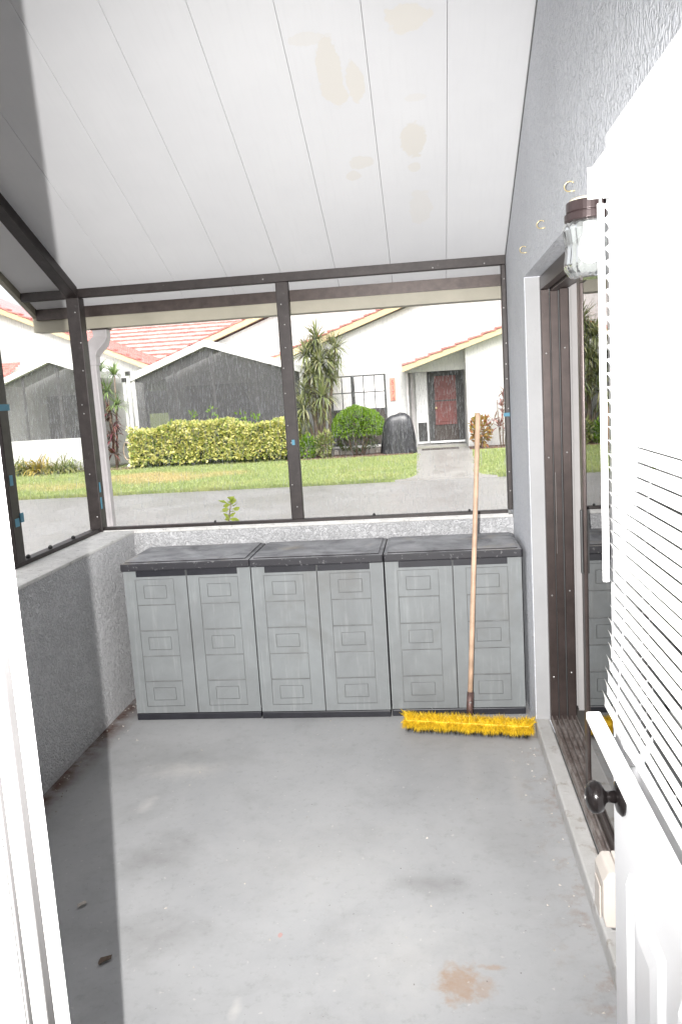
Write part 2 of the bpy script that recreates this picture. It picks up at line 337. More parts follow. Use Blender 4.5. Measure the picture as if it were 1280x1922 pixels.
# ------------------------------------------------------------------ mesh helpers
ROOT = {}
class MB:
    def __init__(s): s.v = []; s.f = []
    def quad(s, *p):
        i = len(s.v); s.v += [tuple(q) for q in p]; s.f.append(tuple(range(i, i + len(p)))); return s
    def box(s, x0, x1, y0, y1, z0, z1):
        i = len(s.v)
        s.v += [(x, y, z) for x in (x0, x1) for y in (y0, y1) for z in (z0, z1)]
        for q in ((0, 1, 3, 2), (4, 6, 7, 5), (0, 4, 5, 1), (2, 3, 7, 6), (0, 2, 6, 4), (1, 5, 7, 3)): s.f.append(tuple(i + k for k in q))
        return s
    def prism(s, poly, axis, a, b):
        """extrude a polygon along axis ('x': poly is (y,z); 'y': poly is (x,z); 'z': poly is (x,y))"""
        i = len(s.v); n = len(poly)
        mk = {'x': lambda p, t: (t, p[0], p[1]), 'y': lambda p, t: (p[0], t, p[1]), 'z': lambda p, t: (p[0], p[1], t)}[axis]
        s.v += [mk(p, a) for p in poly] + [mk(p, b) for p in poly]
        s.f.append(tuple(range(i, i + n))); s.f.append(tuple(range(i + 2 * n - 1, i + n - 1, -1)))
        for k in range(n): s.f.append((i + k, i + n + k, i + n + (k + 1) % n, i + (k + 1) % n))
        return s
    def tube(s, pts, rad, n=8, caps=True):
        pts = [Vector(p) for p in pts]; i0 = len(s.v)
        if isinstance(rad, (int, float)): rad = [rad] * len(pts)
        up = None
        for k, p in enumerate(pts):
            d = (pts[min(k + 1, len(pts) - 1)] - pts[max(k - 1, 0)]).normalized()
            if up is None:
                up = Vector((0, 0, 1)) if abs(d.z) < .9 else Vector((1, 0, 0))
            u = d.cross(up).normalized(); w = u.cross(d).normalized(); up = w
            for j in range(n):
                a = 2 * math.pi * j / n; s.v.append(tuple(p + (u * math.cos(a) + w * math.sin(a)) * rad[k]))
        for k in range(len(pts) - 1):
            for j in range(n):
                a = i0 + k * n + j; b = i0 + k * n + (j + 1) % n; s.f.append((a, b, b + n, a + n))
        if caps:
            s.f.append(tuple(range(i0 + n - 1, i0 - 1, -1))); e = i0 + (len(pts) - 1) * n; s.f.append(tuple(range(e, e + n)))
        return s
    def lathe(s, prof, c, n=24, axis='z', flute=0, fl_n=16):
        i0 = len(s.v); m = len(prof)
        for (r, h) in prof:
            for j in range(n):
                a = 2 * math.pi * j / n; rr = r * (1 + flute * math.cos(fl_n * a))
                p = (rr * math.cos(a), rr * math.sin(a), h)
                if axis == 'x': p = (h, p[0], p[1])
                if axis == 'y': p = (p[0], h, p[1])
                s.v.append((c[0] + p[0], c[1] + p[1], c[2] + p[2]))
        for k in range(m - 1):
            for j in range(n):
                a = i0 + k * n + j; b = i0 + k * n + (j + 1) % n; s.f.append((a, b, b + n, a + n))
        s.f.append(tuple(range(i0 + n - 1, i0 - 1, -1))); e = i0 + (m - 1) * n; s.f.append(tuple(range(e, e + n)))
        return s
    def mesh(s, name, mat, off=(0, 0, 0), smooth=False):
        me = bpy.data.meshes.new(name)
        me.from_pydata([(x - off[0], y - off[1], z - off[2]) for x, y, z in s.v], [], s.f)
        me.materials.append(M[mat] if isinstance(mat, str) else mat)
        if smooth:
            for p in me.polygons: p.use_smooth = len(p.vertices) <= 4
        me.update(); return me
    def build(s, name, mat, parent=None, bevel=0, smooth=False, kind=None, label=None):
        off = ROOT.get(parent, Vector((0, 0, 0)))
        o = bpy.data.objects.new(name, s.mesh(name, mat, off, smooth)); C.objects.link(o)
        if parent is not None: o.parent = parent; ROOT[o] = off
        if bevel:
            b = o.modifiers.new('bevel', 'BEVEL'); b.width = bevel; b.segments = 2; b.limit_method = 'ANGLE'; b.angle_limit = math.radians(40)
        if kind: o['kind'] = kind
        if label: o['label'] = label
        return o
def thing(name, label, cat, loc=(0, 0, 0), group=None):
    o = bpy.data.objects.new(name, None); C.objects.link(o); o.location = loc; o.empty_display_size = .1
    o['label'] = label; o['category'] = cat
    if group: o['group'] = group
    ROOT[o] = Vector(loc); return o
def tag(o, label, cat, group=None):
    o['label'] = label; o['category'] = cat
    if group: o['group'] = group
    return o
def struct(o): o['kind'] = 'structure'; return o
def B(*a): return MB().box(*a)
def copy_tree(o, parent=None):
    c = o.copy(); C.objects.link(c); c.parent = parent
    for ch in o.children: copy_tree(ch, c)
    return c

# ------------------------------------------------------------------ the setting
G = -0.10                                            # street level; porch slab is z = 0
CZ = lambda y: 4.503 - 0.457 * y                     # underside of the sloping porch ceiling
struct(B(-60, 60, 4.82, 15.93, G - .5, G).build('road', 'wet_road'))
struct(B(-60, 60, 15.93, 160, G - .5, G + .03).build('ground', 'lawn_soil'))
wk = struct(MB().prism([(-.75, 15.922), (1.25, 15.922), (1.0, 16.25), (.90, 16.7), (1.16, 24.1), (-.42, 24.1), (-.34, 16.7), (-.45, 16.25)], 'z', G - .3, G + .035).build('walkway', 'wet_walk'))
struct(B(-1.797, .56, .66, 4.617, -.3, 0).build('porch_floor', 'porch_concrete'))
struct(B(-4.1, 60, -12, .66, -.4, -.02).build('house_slab', 'hall_floor'))
# hallway the picture is taken from
hall = struct(MB().box(-1.3, 1.5, -2.6, .545, -.015, .0).build('hallway_floor', 'hall_floor'))
hw = MB(); hw.box(-1.42, -1.3, -2.6, .545, -.015, 2.6); hw.box(1.5, 1.62, -2.6, .545, -.015, 2.6); hw.box(-1.42, 1.62, -2.72, -2.6, -.015, 2.6); hw.box(-1.42, 1.62, -2.72, .545, 2.602, 2.7)
struct(hw.build('hallway_wall', 'hall_paint'))
# wall with the doorway
LJ, DW0, DW1 = -.378, .55, .68
dw = thing('doorway_wall', 'stucco house wall around the open doorway', 'wall', (-1.2, .61, 0))
m = MB(); m.box(-2.1, LJ - .06, DW0, DW1 - .004, 0, 4.15); m.box(.40, .446, DW0, DW1 - .004, 0, 4.15); m.box(LJ - .06, .40, DW0, DW1 - .004, 2.14, 4.15)
m.build('wall_face', 'stucco_wall', dw)
m = MB(); m.box(.446, 1.62, DW0 - .005, DW1 - .006, 0, 4.15); m.build('wall_return', 'hall_paint', dw)
df = thing('door_frame', 'white painted door frame at the left edge of the picture', 'door frame', (0, .61, 0))
m = B(LJ - .07, LJ, DW0 - .02, DW1, .02, 2.12)
m.build('jamb', 'white_trim', df, .003)
B(LJ - .001, LJ + .0012, .637, .648, .02, 2.11).build('weatherstrip', 'strip_grey', df)
B(LJ - .001, LJ + .006, .570, .596, .02, 2.11).build('door_stop', 'white_trim', df, .003)
B(LJ - .001, LJ + .0012, .607, .612, .02, 2.11).build('weatherstrip', 'strip_grey', df)
B(.345, .40, DW0 - .02, DW1, .02, 2.12).build('jamb', 'white_trim', df, .003)
B(LJ - .07, .40, DW0 - .02, DW1, 2.122, 2.18).build('head', 'white_trim', df, .003)
B(LJ, .345, DW0 - .02, DW1 + .02, .0, .03).build('threshold', 'track_metal', df, .004)

# house wall on the right, with the recessed opening of the sliding door
XR, XS = .446, .51
hwall = thing('house_wall', 'tall pale grey stucco house wall on the right of the porch', 'wall', (.6, 3, 0))
m = MB()
m.prism([(.68, .0), (2.10, .0), (2.10, 2.165), (.68, 2.165)], 'x', XR, .64)
m.prism([(3.82, .0), (5.0, .0), (5.0, 2.165), (3.82, 2.165)], 'x', XR, .64)
m.prism([(.68, 2.1655), (5.0, 2.1655), (5.0, CZ(5.0) + .06), (.68, CZ(.68) + .06)], 'x', XR, .64)
m.build('wall_face', 'stucco_wall', hwall)
B(XR + .004, XS + .05, 3.812, 3.8205, .07, 2.16).build('painted_return', 'smooth_return', hwall)
B(XR - .004, XS - .001, .69, 3.82, .001, .075).build('curb', 'curb_paint', hwall, .008)
B(.64, 9, 4.9, 5.0, -.1, 3.2).build('front_wall', 'stucco_white', hwall)
# dark room behind the glass
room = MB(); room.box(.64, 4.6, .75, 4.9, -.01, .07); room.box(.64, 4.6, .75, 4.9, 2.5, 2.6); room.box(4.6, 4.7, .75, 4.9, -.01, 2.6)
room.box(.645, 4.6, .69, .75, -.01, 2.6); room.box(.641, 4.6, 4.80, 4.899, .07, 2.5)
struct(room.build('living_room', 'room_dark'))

# ceiling of insulated panels
ceil = struct(MB().prism([(.60, CZ(.60) + .075), (4.80, CZ(4.80) + .075), (4.80, CZ(4.80) + .10), (.60, CZ(.60) + .10)], 'x', -2.345, XR).build('ceiling', 'white_trim'))
for k in range(9):
    x1 = .435 - .308 * k + (.0 if k else .008); x0 = .435 - .308 * (k + 1)
    g = .0007
    m = MB().prism([(.60, CZ(.60)), (4.797, CZ(4.797)), (4.797, CZ(4.797) + .07), (.60, CZ(.60) + .07)], 'x', x0 + g, x1 - g)
    m.build('ceiling_panel', 'ceiling_paint', ceil, .0015)
MB().prism([(.60, CZ(.60) + .02), (4.79, CZ(4.79) + .02), (4.79, CZ(4.79) + .06), (.60, CZ(.60) + .06)], 'x', -2.34, XR - .01).build('panel_core', 'groove_grime', ceil)
# wall-ceiling caulk line
MB().prism([(.70, CZ(.70) - .012), (4.7, CZ(4.7) - .012), (4.7, CZ(4.7) + .004), (.70, CZ(.70) + .004)], 'x', XR - .003, XR + .003).build('caulk_line', 'groove_grime', ceil)

# roof edge: side trim, fascia, gutter and downspout
re_ = thing('roof_edge', 'cream and bronze metal trim round the porch roof overhang', 'fascia', (-1, 4.85, 2.2))
MB().prism([(.62, CZ(.62) - .035), (4.95, CZ(4.95) - .035), (4.95, CZ(4.95) + .11), (.62, CZ(.62) + .11)], 'x', -2.375, -2.347).build('side_trim', 'gutter_cream', re_)
B(-2.346, XR - .01, 4.801, 4.821, 2.248, 2.37).build('fascia', 'bronze', re_)
gt = thing('rain_gutter', 'cream metal rain gutter along the porch roof front', 'gutter', (-1, 4.9, 2.2))
m = MB().prism([(4.823, 2.180), (4.935, 2.180), (4.955, 2.23), (4.965, 2.33), (4.955, 2.33), (4.945, 2.235), (4.93, 2.190), (4.831, 2.190), (4.831, 2.35), (4.823, 2.35)], 'x', -2.38, XR + .02)
m.build('trough', 'gutter_cream', gt)
B(-2.386, -2.381, 4.846, 4.962, 2.184, 2.34).build('end_cap', 'gutter_cream', gt)
ds = thing('downspout', 'grey rectangular downspout beside the dark corner post', 'downspout', (-2.04, 4.85, G))
def rect_tube(pts, hx, hy):
    m = MB(); pts = [Vector(p) for p in pts]; i0 = 0
    for k, p in enumerate(pts):
        d = (pts[min(k + 1, len(pts) - 1)] - pts[max(k - 1, 0)]).normalized()
        u = Vector((1, 0, 0)); u = (u - d * u.dot(d)).normalized(); w = d.cross(u)
        for a, b in ((-1, -1), (1, -1), (1, 1), (-1, 1)): m.v.append(tuple(p + u * a * hx + w * b * hy))
    for k in range(len(pts) - 1):
        for j in range(4):
            a = k * 4 + j; b = k * 4 + (j + 1) % 4; m.f.append((a, b, b + 4, a + 4))
    m.f.append((3, 2, 1, 0)); e = 4 * (len(pts) - 1); m.f.append((e, e + 1, e + 2, e + 3)); return m
rect_tube([(-1.985, 4.90, 2.195), (-1.985, 4.90, 2.13), (-1.990, 4.897, 2.11), (-2.035, 4.875, 2.06), (-2.052, 4.862, 2.02), (-2.052, 4.86, 1.96)], .045, .034).build('elbow', 'spout_grey', ds, .005)
rect_tube([(-2.052, 4.86, 1.99), (-2.045, 4.86, G + .08)], .039, .028).build('pipe', 'spout_grey', ds, .006)
for q in (-.02, .012): B(-2.045 + q, -2.045 + q + .006, 4.829, 4.833, G + .1, 1.95).build('rib', 'spout_grey', ds)
rect_tube([(-1.985, 4.90, 2.20), (-1.985, 4.90, 2.172)], .052, .041).build('collar', 'bronze', ds)

# knee wall
kw = thing('knee_wall', 'low grey stucco wall with white cap under the screen frame', 'wall', (-1.9, 4.6, 0))
ZS = .955
m = MB(); m.prism([(-2.10, .70), (-1.797, .70), (-1.797, 4.617), (XR - .002, 4.617), (XR - .002, 4.80), (-2.10, 4.80)], 'z', G - .1, ZS - .012)
m.build('wall_face', 'stucco_knee', kw)
m = MB(); m.prism([(-2.103, .70), (-1.793, .70), (-1.793, 4.613), (XR - .003, 4.613), (XR - .003, 4.803), (-2.103, 4.803)], 'z', ZS - .0115, ZS + .006)
m.build('cap', 'sill_paint', kw, .004)

# screen frame of bronze aluminium
sf = thing('screen_frame', 'dark bronze aluminium screen frame standing on the knee wall', 'screen frame', (-1, 4.67, ZS))
def post(x0, x1, y0, y1, z0, z1): return B(x0, x1, y0, y1, z0, z1).build('post', 'weathered_bronze', sf, .003)
FY0, FY1 = 4.622, 4.672
ztop = CZ(FY1) - .002
MB().prism([(FY0, 2.34), (FY1, 2.34), (FY1, CZ(FY1) - .001), (FY0, CZ(FY0) - .001)], 'x', -2.34, XR - .003).build('top_beam', 'weathered_bronze', sf, .002)
p1 = post(-2.062, -1.985, 4.607, 4.682, ZS + .007, 2.3395)
p2 = post(-.833, -.763, FY0 + .002, FY1 - .002, ZS + .03, 2.3395)
p3 = post(.418, XR - .003, FY0 + .002, FY1 - .002, ZS + .03, 2.3395)
p4 = post(-2.06, -1.99, 3.60, 3.68, ZS + .03, CZ(3.68) - .06)
B(-2.045, -2.0, 1.2, 1.27, ZS + .03, CZ(1.27) - .06).build('post', 'weathered_bronze', sf, .003)
MB().prism([(.70, CZ(.70) - .062), (4.606, CZ(4.606) - .062), (4.606, CZ(4.606) - .001), (.70, CZ(.70) - .001)], 'x', -2.055, -1.985).build('side_beam', 'weathered_bronze', sf, .002)
B(-1.984, .417, FY0 + .004, FY1 - .004, ZS + .0065, ZS + .029).build('bottom_rail', 'weathered_bronze', sf, .002)
B(-2.05, -1.998, .72, 4.606, ZS + .0065, ZS + .029).build('bottom_rail', 'weathered_bronze', sf, .002)
# spline lip along the rail, tape scraps and screws
B(-1.984, .417, FY0 - .006, FY0 + .003, ZS + .0065, ZS + .012).build('spline_lip', 'sill_paint', sf)
def screw(par, x, y, z, n=(0, -1, 0)):
    ax = 'y' if n[1] else 'x'; s_ = -1 if (n[1] + n[0]) < 0 else 1
    MB().lathe([(.0042, 0), (.0042, s_ * .002), (.002, s_ * .003)], (x, y, z), 8, ax).build('screw', 'screw_steel', par)
for (x, zz, par) in ((-.80, (2.23, 2.12, 1.98, 1.86, 1.72, 1.55, 1.42, 1.20, 1.04), p2), (-2.015, (2.26, 2.1, 1.93, 1.74, 1.66, 1.31, 1.06), p1), (.432, (2.28, 2.12, 1.92, 1.80, 1.73, 1.55, 1.2, 1.08), p3)):
    for z in zz: screw(par, x + random.uniform(-.02, .02) * (1 if x < .4 else .3), (4.606 if x < -2 else FY0 + .0015), z + random.uniform(-.02, .02))
screw(sf, .33, FY0 - .0005, 2.352); screw(sf, -.9, FY0 - .0005, 2.36); screw(sf, .05, FY0 - .0005, 2.35)
for y in (3.76, 4.0, 4.28): MB().lathe([(.011, 0), (.013, .008), (.006, .016)], (-2.02, y, ZS + .0295), 8).build('rail_bolt', 'frame_black', sf)
for x in (-1.3, -.35, .2): MB().lathe([(.008, 0), (.008, .008), (.004, .012)], (x, 4.648, ZS + .0295), 8).build('rail_bolt', 'frame_black', sf)
def scrap(par, x0, x1, y0, y1, z0, z1): B(x0, x1, y0, y1, z0, z1).build('tape_scrap', 'tape_blue', par)
scrap(p4, -2.066, -1.984, 3.594, 3.686, 1.715, 1.745)
scrap(p4, -1.9895, -1.9885, 3.615, 3.645, 1.36, 1.41); scrap(p4, -1.9895, -1.9885, 3.62, 3.66, 1.16, 1.2); scrap(p4, -1.992, -1.985, 3.67, 3.70, 1.175, 1.22)
scrap(p1, -1.9845, -1.9835, 4.62, 4.64, 1.10, 1.17); scrap(p1, -1.9845, -1.9835, 4.622, 4.642, 1.2, 1.26)
scrap(p3, .408, .4425, 4.616, 4.623, 1.515, 1.535); scrap(p2, -.80, -.783, 4.6225, 4.6235, 1.42, 1.45)

# ------------------------------------------------------------------ sliding glass door
sg = thing('sliding_glass_door', 'bronze framed sliding glass door, half open, set in the stucco wall', 'sliding door', (.57, 3.1, .075))
for k, (a, b) in enumerate(((.512, .548), (.554, .588), (.594, .632))):
    B(a, b, 3.775 + .012 * (k % 2), 3.811, .082, 2.10).build('side_jamb', 'bronze_door', sg, .002)
    B(a, b, 2.104, 2.135, .082, 2.10).build('side_jamb', 'bronze_door', sg, .002)
    B(a, b, 2.104, 3.811, 2.101 - .01 * (k % 2), 2.16).build('head_rail', 'bronze_door', sg, .002)
B(.549, .5535, 3.79, 3.811, .082, 2.10).build('jamb_groove', 'frame_black', sg); B(.5885, .5935, 3.79, 3.811, .082, 2.10).build('jamb_groove', 'frame_black', sg)
B(.512, .634, 2.104, 3.811, .0765, .084).build('sill_track', 'track_metal', sg)
for a in (.514, .536, .560, .584, .606, .626): B(a, a + .004, 2.104, 3.77, .0845, .108).build('track_ridge', 'track_metal', sg)
def sash(x0, x1, y0, y1, z0, z1, st=.055):
    o = MB().box(x0, x1, y1 - st, y1, z0, z1).build('stile', 'bronze_door', sg, .003)
    MB().box(x0, x1, y0, y0 + st, z0, z1).build('stile', 'bronze_door', sg, .003)
    MB().box(x0, x1, y0 + st, y1 - st, z0, z0 + .06).build('rail', 'bronze_door', sg, .002)
    MB().box(x0, x1, y0 + st, y1 - st, z1 - .06, z1).build('rail', 'bronze_door', sg, .002)
    xm = (x0 + x1) / 2
    B(xm - .002, xm + .002, y0 + st, y1 - st, z0 + .06, z1 - .06).build('glass_pane', 'door_glass', sg)
    return o
st1 = sash(.541, .559, 2.136, 3.06, .11, 2.09)
sash(.588, .604, 2.136, 3.02, .11, 2.085)
B(.533, .5405, 3.015, 3.035, .98, 1.22).build('pull_handle', 'frame_black', st1, .003)
B(.5575, .5585, 3.774, 3.7755, .9, 1.28).build('latch_strike', 'screw_steel', sg)
for z in (1.82, 1.35, .7, .3):
    screw(sg, .530, 3.7745, z); screw(sg, .612, 3.7745, z + .02)
vb = thing('vertical_blind', 'pale vertical blind drawn aside behind the sliding door gap', 'blind', (.70, 3.7, 2.2))
for k in range(9): B(.648 + .002 * (k % 2), .735, 3.80 + .03 * k, 3.803 + .03 * k, .12, 2.2).build('vane', 'vane_fabric', vb)
B(.67, .71, 2.1, 4.1, 2.202, 2.24).build('head_track', 'white_trim', vb)

# ------------------------------------------------------------------ wall lamp, hooks, outlet
wl = thing('wall_lantern', 'jelly jar wall lantern with ribbed clear glass and brown cap', 'lamp', (.35, 1.93, 2.0))
lc = (.356, 1.84, 0)
def lz(p): return [(r * .93, 2.077 - (2.098 - z) * .84) for r, z in p]
MB().lathe(lz([(.030, 2.098), (.045, 2.096), (.048, 2.088)]), lc, 28).build('mount_top', 'beige_metal', wl, smooth=True)
MB().lathe(lz([(.052, 2.0885), (.053, 2.086), (.053, 2.064), (.050, 2.062), (.050, 2.060), (.057, 2.059), (.057, 2.043), (.054, 2.041)]), lc, 40).build('cap', 'lamp_brown', wl, .0015)
MB().lathe(lz([(.054, 2.0405), (.061, 2.030), (.061, 2.018), (.056, 1.985), (.056, 1.965), (.059, 1.94), (.059, 1.925), (.046, 1.905), (.030, 1.901)]), lc, 96, flute=.018, fl_n=20).build('glass_jar', 'jar_glass', wl, smooth=True)
MB().lathe(lz([(.016, 2.04), (.016, 2.015), (.022, 2.0), (.028, 1.975), (.028, 1.960), (.02, 1.945), (.006, 1.938)]), lc, 20).build('bulb', 'bulb_white', wl, smooth=True)
B(.398, XR - .001, 1.815, 1.865, 2.035, 2.075).build('arm', 'beige_metal', wl, .006)
MB().lathe([(.05, XR - .012), (.05, XR - .001)], (0, 1.84, 2.05), 24, 'x').build('backplate', 'lamp_brown', wl)
for (y, z, lab) in ((2.52, 2.25, 'small brass screw hook in the stucco just above the wall lantern'), (3.13, 2.26, 'small screw hook in the stucco, midway between lantern and screen beam'), (3.69, 2.262, 'small screw hook in the stucco nearest the top screen beam')):
    pts = [(XR + .005, y, z - .01), (XR - .014, y, z - .01)] + [(XR - .014 - .014 * math.sin(a), y + .0, z + .004 - .014 * math.cos(a)) for a in [i * .45 for i in range(1, 10)]]
    pts = [(p[0], y + (XR - p[0]) * .45, p[2]) for p in pts]
    o = MB().tube(pts, .0022, 6).build('wall_hook', 'brass', None, smooth=True); tag(o, lab, 'hook', 'screw hooks in the stucco wall')
ob = thing('outlet_cover', 'beige weatherproof outlet cover low on the wall behind the white door', 'outlet', (.42, 2.0, .38))
B(.425, XR - .001, 1.955, 2.058, .295, .452).build('back_box', 'outlet_beige', ob, .004)
MB().prism([(.384, .325), (.39, .298), (.424, .296), (.424, .450), (.40, .450), (.384, .425)], 'y', 1.952, 2.061).build('cover', 'outlet_beige', ob, .005)
B(.379, .3835, 1.975, 2.04, .31, .40).build('lip', 'outlet_beige', ob, .003)

# ------------------------------------------------------------------ white door with its mini blind
XD, Y0, Y1 = .303, .69, 1.43
ed = thing('entry_door', 'white half glazed door swung open at the right edge', 'door', (.32, .70, .05))
m = MB(); m.box(XD, XD + .04, Y0, Y1, .05, 1.02); m.box(XD, XD + .04, Y0, Y0 + .10, 1.0205, 2.088); m.box(XD, XD + .04, Y1 - .085, Y1, 1.0205, 2.088); m.box(XD, XD + .04, Y0 + .10, Y1 - .085, 1.98, 2.088)
m.build('slab', 'door_white', ed)
m = MB()
for (a, b, c, d) in ((Y0 + .10, Y1 - .085, 1.0205, 1.05), (Y0 + .10, Y1 - .085, 1.955, 1.98), (Y0 + .10, Y0 + .125, 1.05, 1.955), (Y1 - .11, Y1 - .085, 1.05, 1.955)): m.box(XD - .006, XD + .046, a, b, c, d)
m.build('glazing_bead', 'door_white', ed, .003)
B(XD + .018, XD + .022, Y0 + .12, Y1 - .105, 1.04, 1.96).build('glass_pane', 'clear_glass', ed)
for (a, b) in ((Y0 + .10, (Y0 + Y1) / 2 - .035), ((Y0 + Y1) / 2 + .04, Y1 - .115)):
    for (c, d, sl) in ((.22, .86, 1),):
        m = MB()
        w = .022; x = XD
        def ring(x_out, x_in, a0, b0, c0, d0, a1, b1, c1, d1):
            P = [(x_out, a0, c0), (x_out, b0, c0), (x_out, b0, d0), (x_out, a0, d0)]; Q = [(x_in, a1, c1), (x_in, b1, c1), (x_in, b1, d1), (x_in, a1, d1)]
            for k in range(4): m.quad(P[k], P[(k + 1) % 4], Q[(k + 1) % 4], Q[k])
            return Q
        ring(x, x - .009, a, b, c, d, a + .012, b - .012, c + .012, d - .012)
        Q = ring(x - .009, x - .001, a + .012, b - .012, c + .012, d - .012, a + w + .01, b - w - .01, c + w + .01, d - w - .01)
        Q = ring(x - .001, x - .006, a + w + .01, b - w - .01, c + w + .01, d - w - .01, a + w + .045, b - w - .045, c + w + .045, d - w - .045)
        m.quad(*Q); m.build('moulded_panel', 'door_white', ed)
kz, ky = .974, 1.362
kn = MB().lathe([(.0, 0), (.032, 0), (.033, -.004), (.026, -.010), (.014, -.013)], (XD - .0005, ky, kz), 28, 'x').build('knob_rosette', 'knob_metal', ed, smooth=True)
kb = MB().lathe([(.011, -.012), (.010, -.026), (.013, -.030), (.024, -.035), (.028, -.044), (.027, -.053), (.020, -.060), (.009, -.063), (.002, -.0635)], (XD, ky, kz), 28, 'x').build('door_knob', 'knob_metal', ed, smooth=True)
MB().lathe([(.004, -.0636), (.004, -.0645)], (XD, ky, kz), 10, 'x').build('keyhole', 'screw_steel', kb)
for z in (.3, 1.1, 1.85): MB().lathe([(.006, z - .045), (.006, z + .045)], (XD - .004, Y0 - .004, 0), 10).build('hinge', 'screw_steel', ed)
B(XD + .008, XD + .032, Y1, Y1 + .0015, kz - .03, kz + .03).build('latch_plate', 'brass', ed)

mb = thing('mini_blind', 'white mini blind hanging on the glass of the open door', 'blind', (XD - .03, 1.05, 2.0))
BY0, BY1 = Y0 + .03, 1.352
B(XD - .042, XD - .012, BY0, BY1, 1.985, 2.018).build('headrail', 'blind_white', mb, .002)
B(XD - .044, XD - .002, BY1 + .0005, BY1 + .003, 1.975, 2.022).build('end_bracket', 'blind_white', mb)
# one slat, shared
sm = MB(); nseg = 4; hw_ = .0142
prof = [(-hw_ + 2 * hw_ * i / nseg, .0022 * (1 - (2 * i / nseg - 1) ** 2)) for i in range(nseg + 1)]
for (y) in (BY0 + .01, 1.340):
    sm.v += [(a, y - 1.05, b) for a, b in prof]
for i in range(nseg): sm.f.append((i, i + 1, nseg + 2 + i, nseg + 1 + i))
slat_me = sm.mesh('slat', 'blind_white', (0, 0, 0), True)
N = 39
for i in range(N):
    z = 1.970 - i * .0212
    t_ = i / (N - 1)
    o = bpy.data.objects.new('slat', slat_me); C.objects.link(o); o.parent = mb
    drift = -.018 * max(0, (t_ - .72) / .28) ** 1.6
    o.location = (.014 + drift + random.uniform(-.0006, .0006), random.uniform(-.0015, .0015), z - 2.0)
    r_ = min(max((1.73 - z) / .29, .35), 1.95)
    tilt = 47 + 29.5 * (r_ ** .5 - .3) / 1.1 + 4.5 * min(1, r_ / 1.0) + random.uniform(-1.6, 1.6)
    o.rotation_euler = (random.uniform(-.002, .002), math.radians(tilt), 0)
B(XD - .062, XD - .038, BY0 + .006, BY1 - .004, 1.122, 1.138).build('bottom_rail', 'blind_white', mb, .003)
for y in (BY0 + .12, BY1 - .10):
    for dx in (-.017,): MB().tube([(XD + dx, y, 1.985), (XD + dx, y, 1.35), (XD + dx - .018, y, 1.135)], .0008, 5).build('ladder_cord', 'blind_white', mb)
MB().tube([(XD - .030, 1.330, 1.985), (XD - .030, 1.330, 1.96)], .002, 6).build('wand_hook', 'blind_white', mb)
MB().tube([(XD - .030, 1.330, 1.962), (XD - .030, 1.326, 1.37)], .0055, 6).build('tilt_wand', 'blind_white', mb)

# ------------------------------------------------------------------ storage cabinets
CW, CD = .697, .43
def make_cabinet():
    t = thing('storage_cabinet', 'x', 'cabinet', (0, 0, 0), 'grey plastic storage cabinets in a row')
    g = .004; x0, x1 = g, CW - g
    B(x0 + .006, x1 - .006, .016, CD - .01, .036, .832).build('carcass', 'cabinet_grey', t)
    B(x0, x1, -.006, CD - .005, 0.0, .036).build('base', 'black_plastic', t, .004)
    # lid: overhangs in front, shallow raised rim, bevelled top
    B(x0 - .003, x1 + .003, -.028, CD, .834, .878).build('lid', 'lid_dusty', t, .008)
    B(x0 + .018, x1 - .018, -.012, CD - .015, .8785, .884).build('lid_top', 'lid_dusty', t, .003)
    for sx in (0, 1):
        a, b = (x0, CW / 2 - .003) if sx == 0 else (CW / 2 + .003, x1)
        m = MB(); c0, c1 = a + .18 * (b - a), a + .80 * (b - a); zt, zb = .785, .075
        m.box(a, c0, 0, .014, .038, .832); m.box(c1, b, 0, .014, .038, .832); m.box(c0, c1, 0, .014, .038, zb); m.box(c0, c1, 0, .014, zt, .832)
        d = m.build('door', 'cabinet_grey', t)
        B(c0, c1, .006, .0145, zb, zt).build('recess', 'groove_grime', d)
        h = (zt - zb) / 5; r = .0035
        for k in range(5):
            z0, z1 = zt - h * (k + 1) + r, zt - h * k - r
            u0, u1 = c0 + r, c1 - r
            if k % 2:
                B(u0, u1, .0015, .008, z0, z1).build('door_panel', 'cabinet_grey', d, .002)
            else:
                p, q = .19 * (u1 - u0), .23 * (z1 - z0); m = MB()
                m.box(u0, u0 + p, .0015, .008, z0, z1); m.box(u1 - p, u1, .0015, .008, z0, z1); m.box(u0 + p, u1 - p, .0015, .008, z0, z0 + q); m.box(u0 + p, u1 - p, .0015, .008, z1 - q, z1)
                m.build('door_panel', 'cabinet_grey', d)
                B(u0 + p + .003, u1 - p - .003, .0005, .008, z0 + q + .003, z1 - q - .003).build('centre_block', 'cabinet_grey', d, .002)
        e0, e1 = (a + .07, b - .001) if sx == 0 else (a + .001, b - .07)
        B(e0, e1, -.0035, .013, .798, .8335).build('grip', 'black_plastic', d, .002)
    B(CW / 2 - .0028, CW / 2 + .0028, .004, .016, .038, .832).build('door_gap', 'frame_black', t)
    return t
c0 = make_cabinet()
cabs = [c0, copy_tree(c0), copy_tree(c0)]
labs = ['grey storage cabinet in the far left corner, beside the stucco knee wall', 'middle one of the three grey storage cabinets', 'grey storage cabinet behind the broom, against the house wall']
for k, c in enumerate(cabs):
    c['label'] = labs[k]; c.location = (-1.664 + CW * k, 4.051 + (.004, 0, .006)[k], 0)
    c.rotation_euler = (0, 0, (.004, -.002, .003)[k])

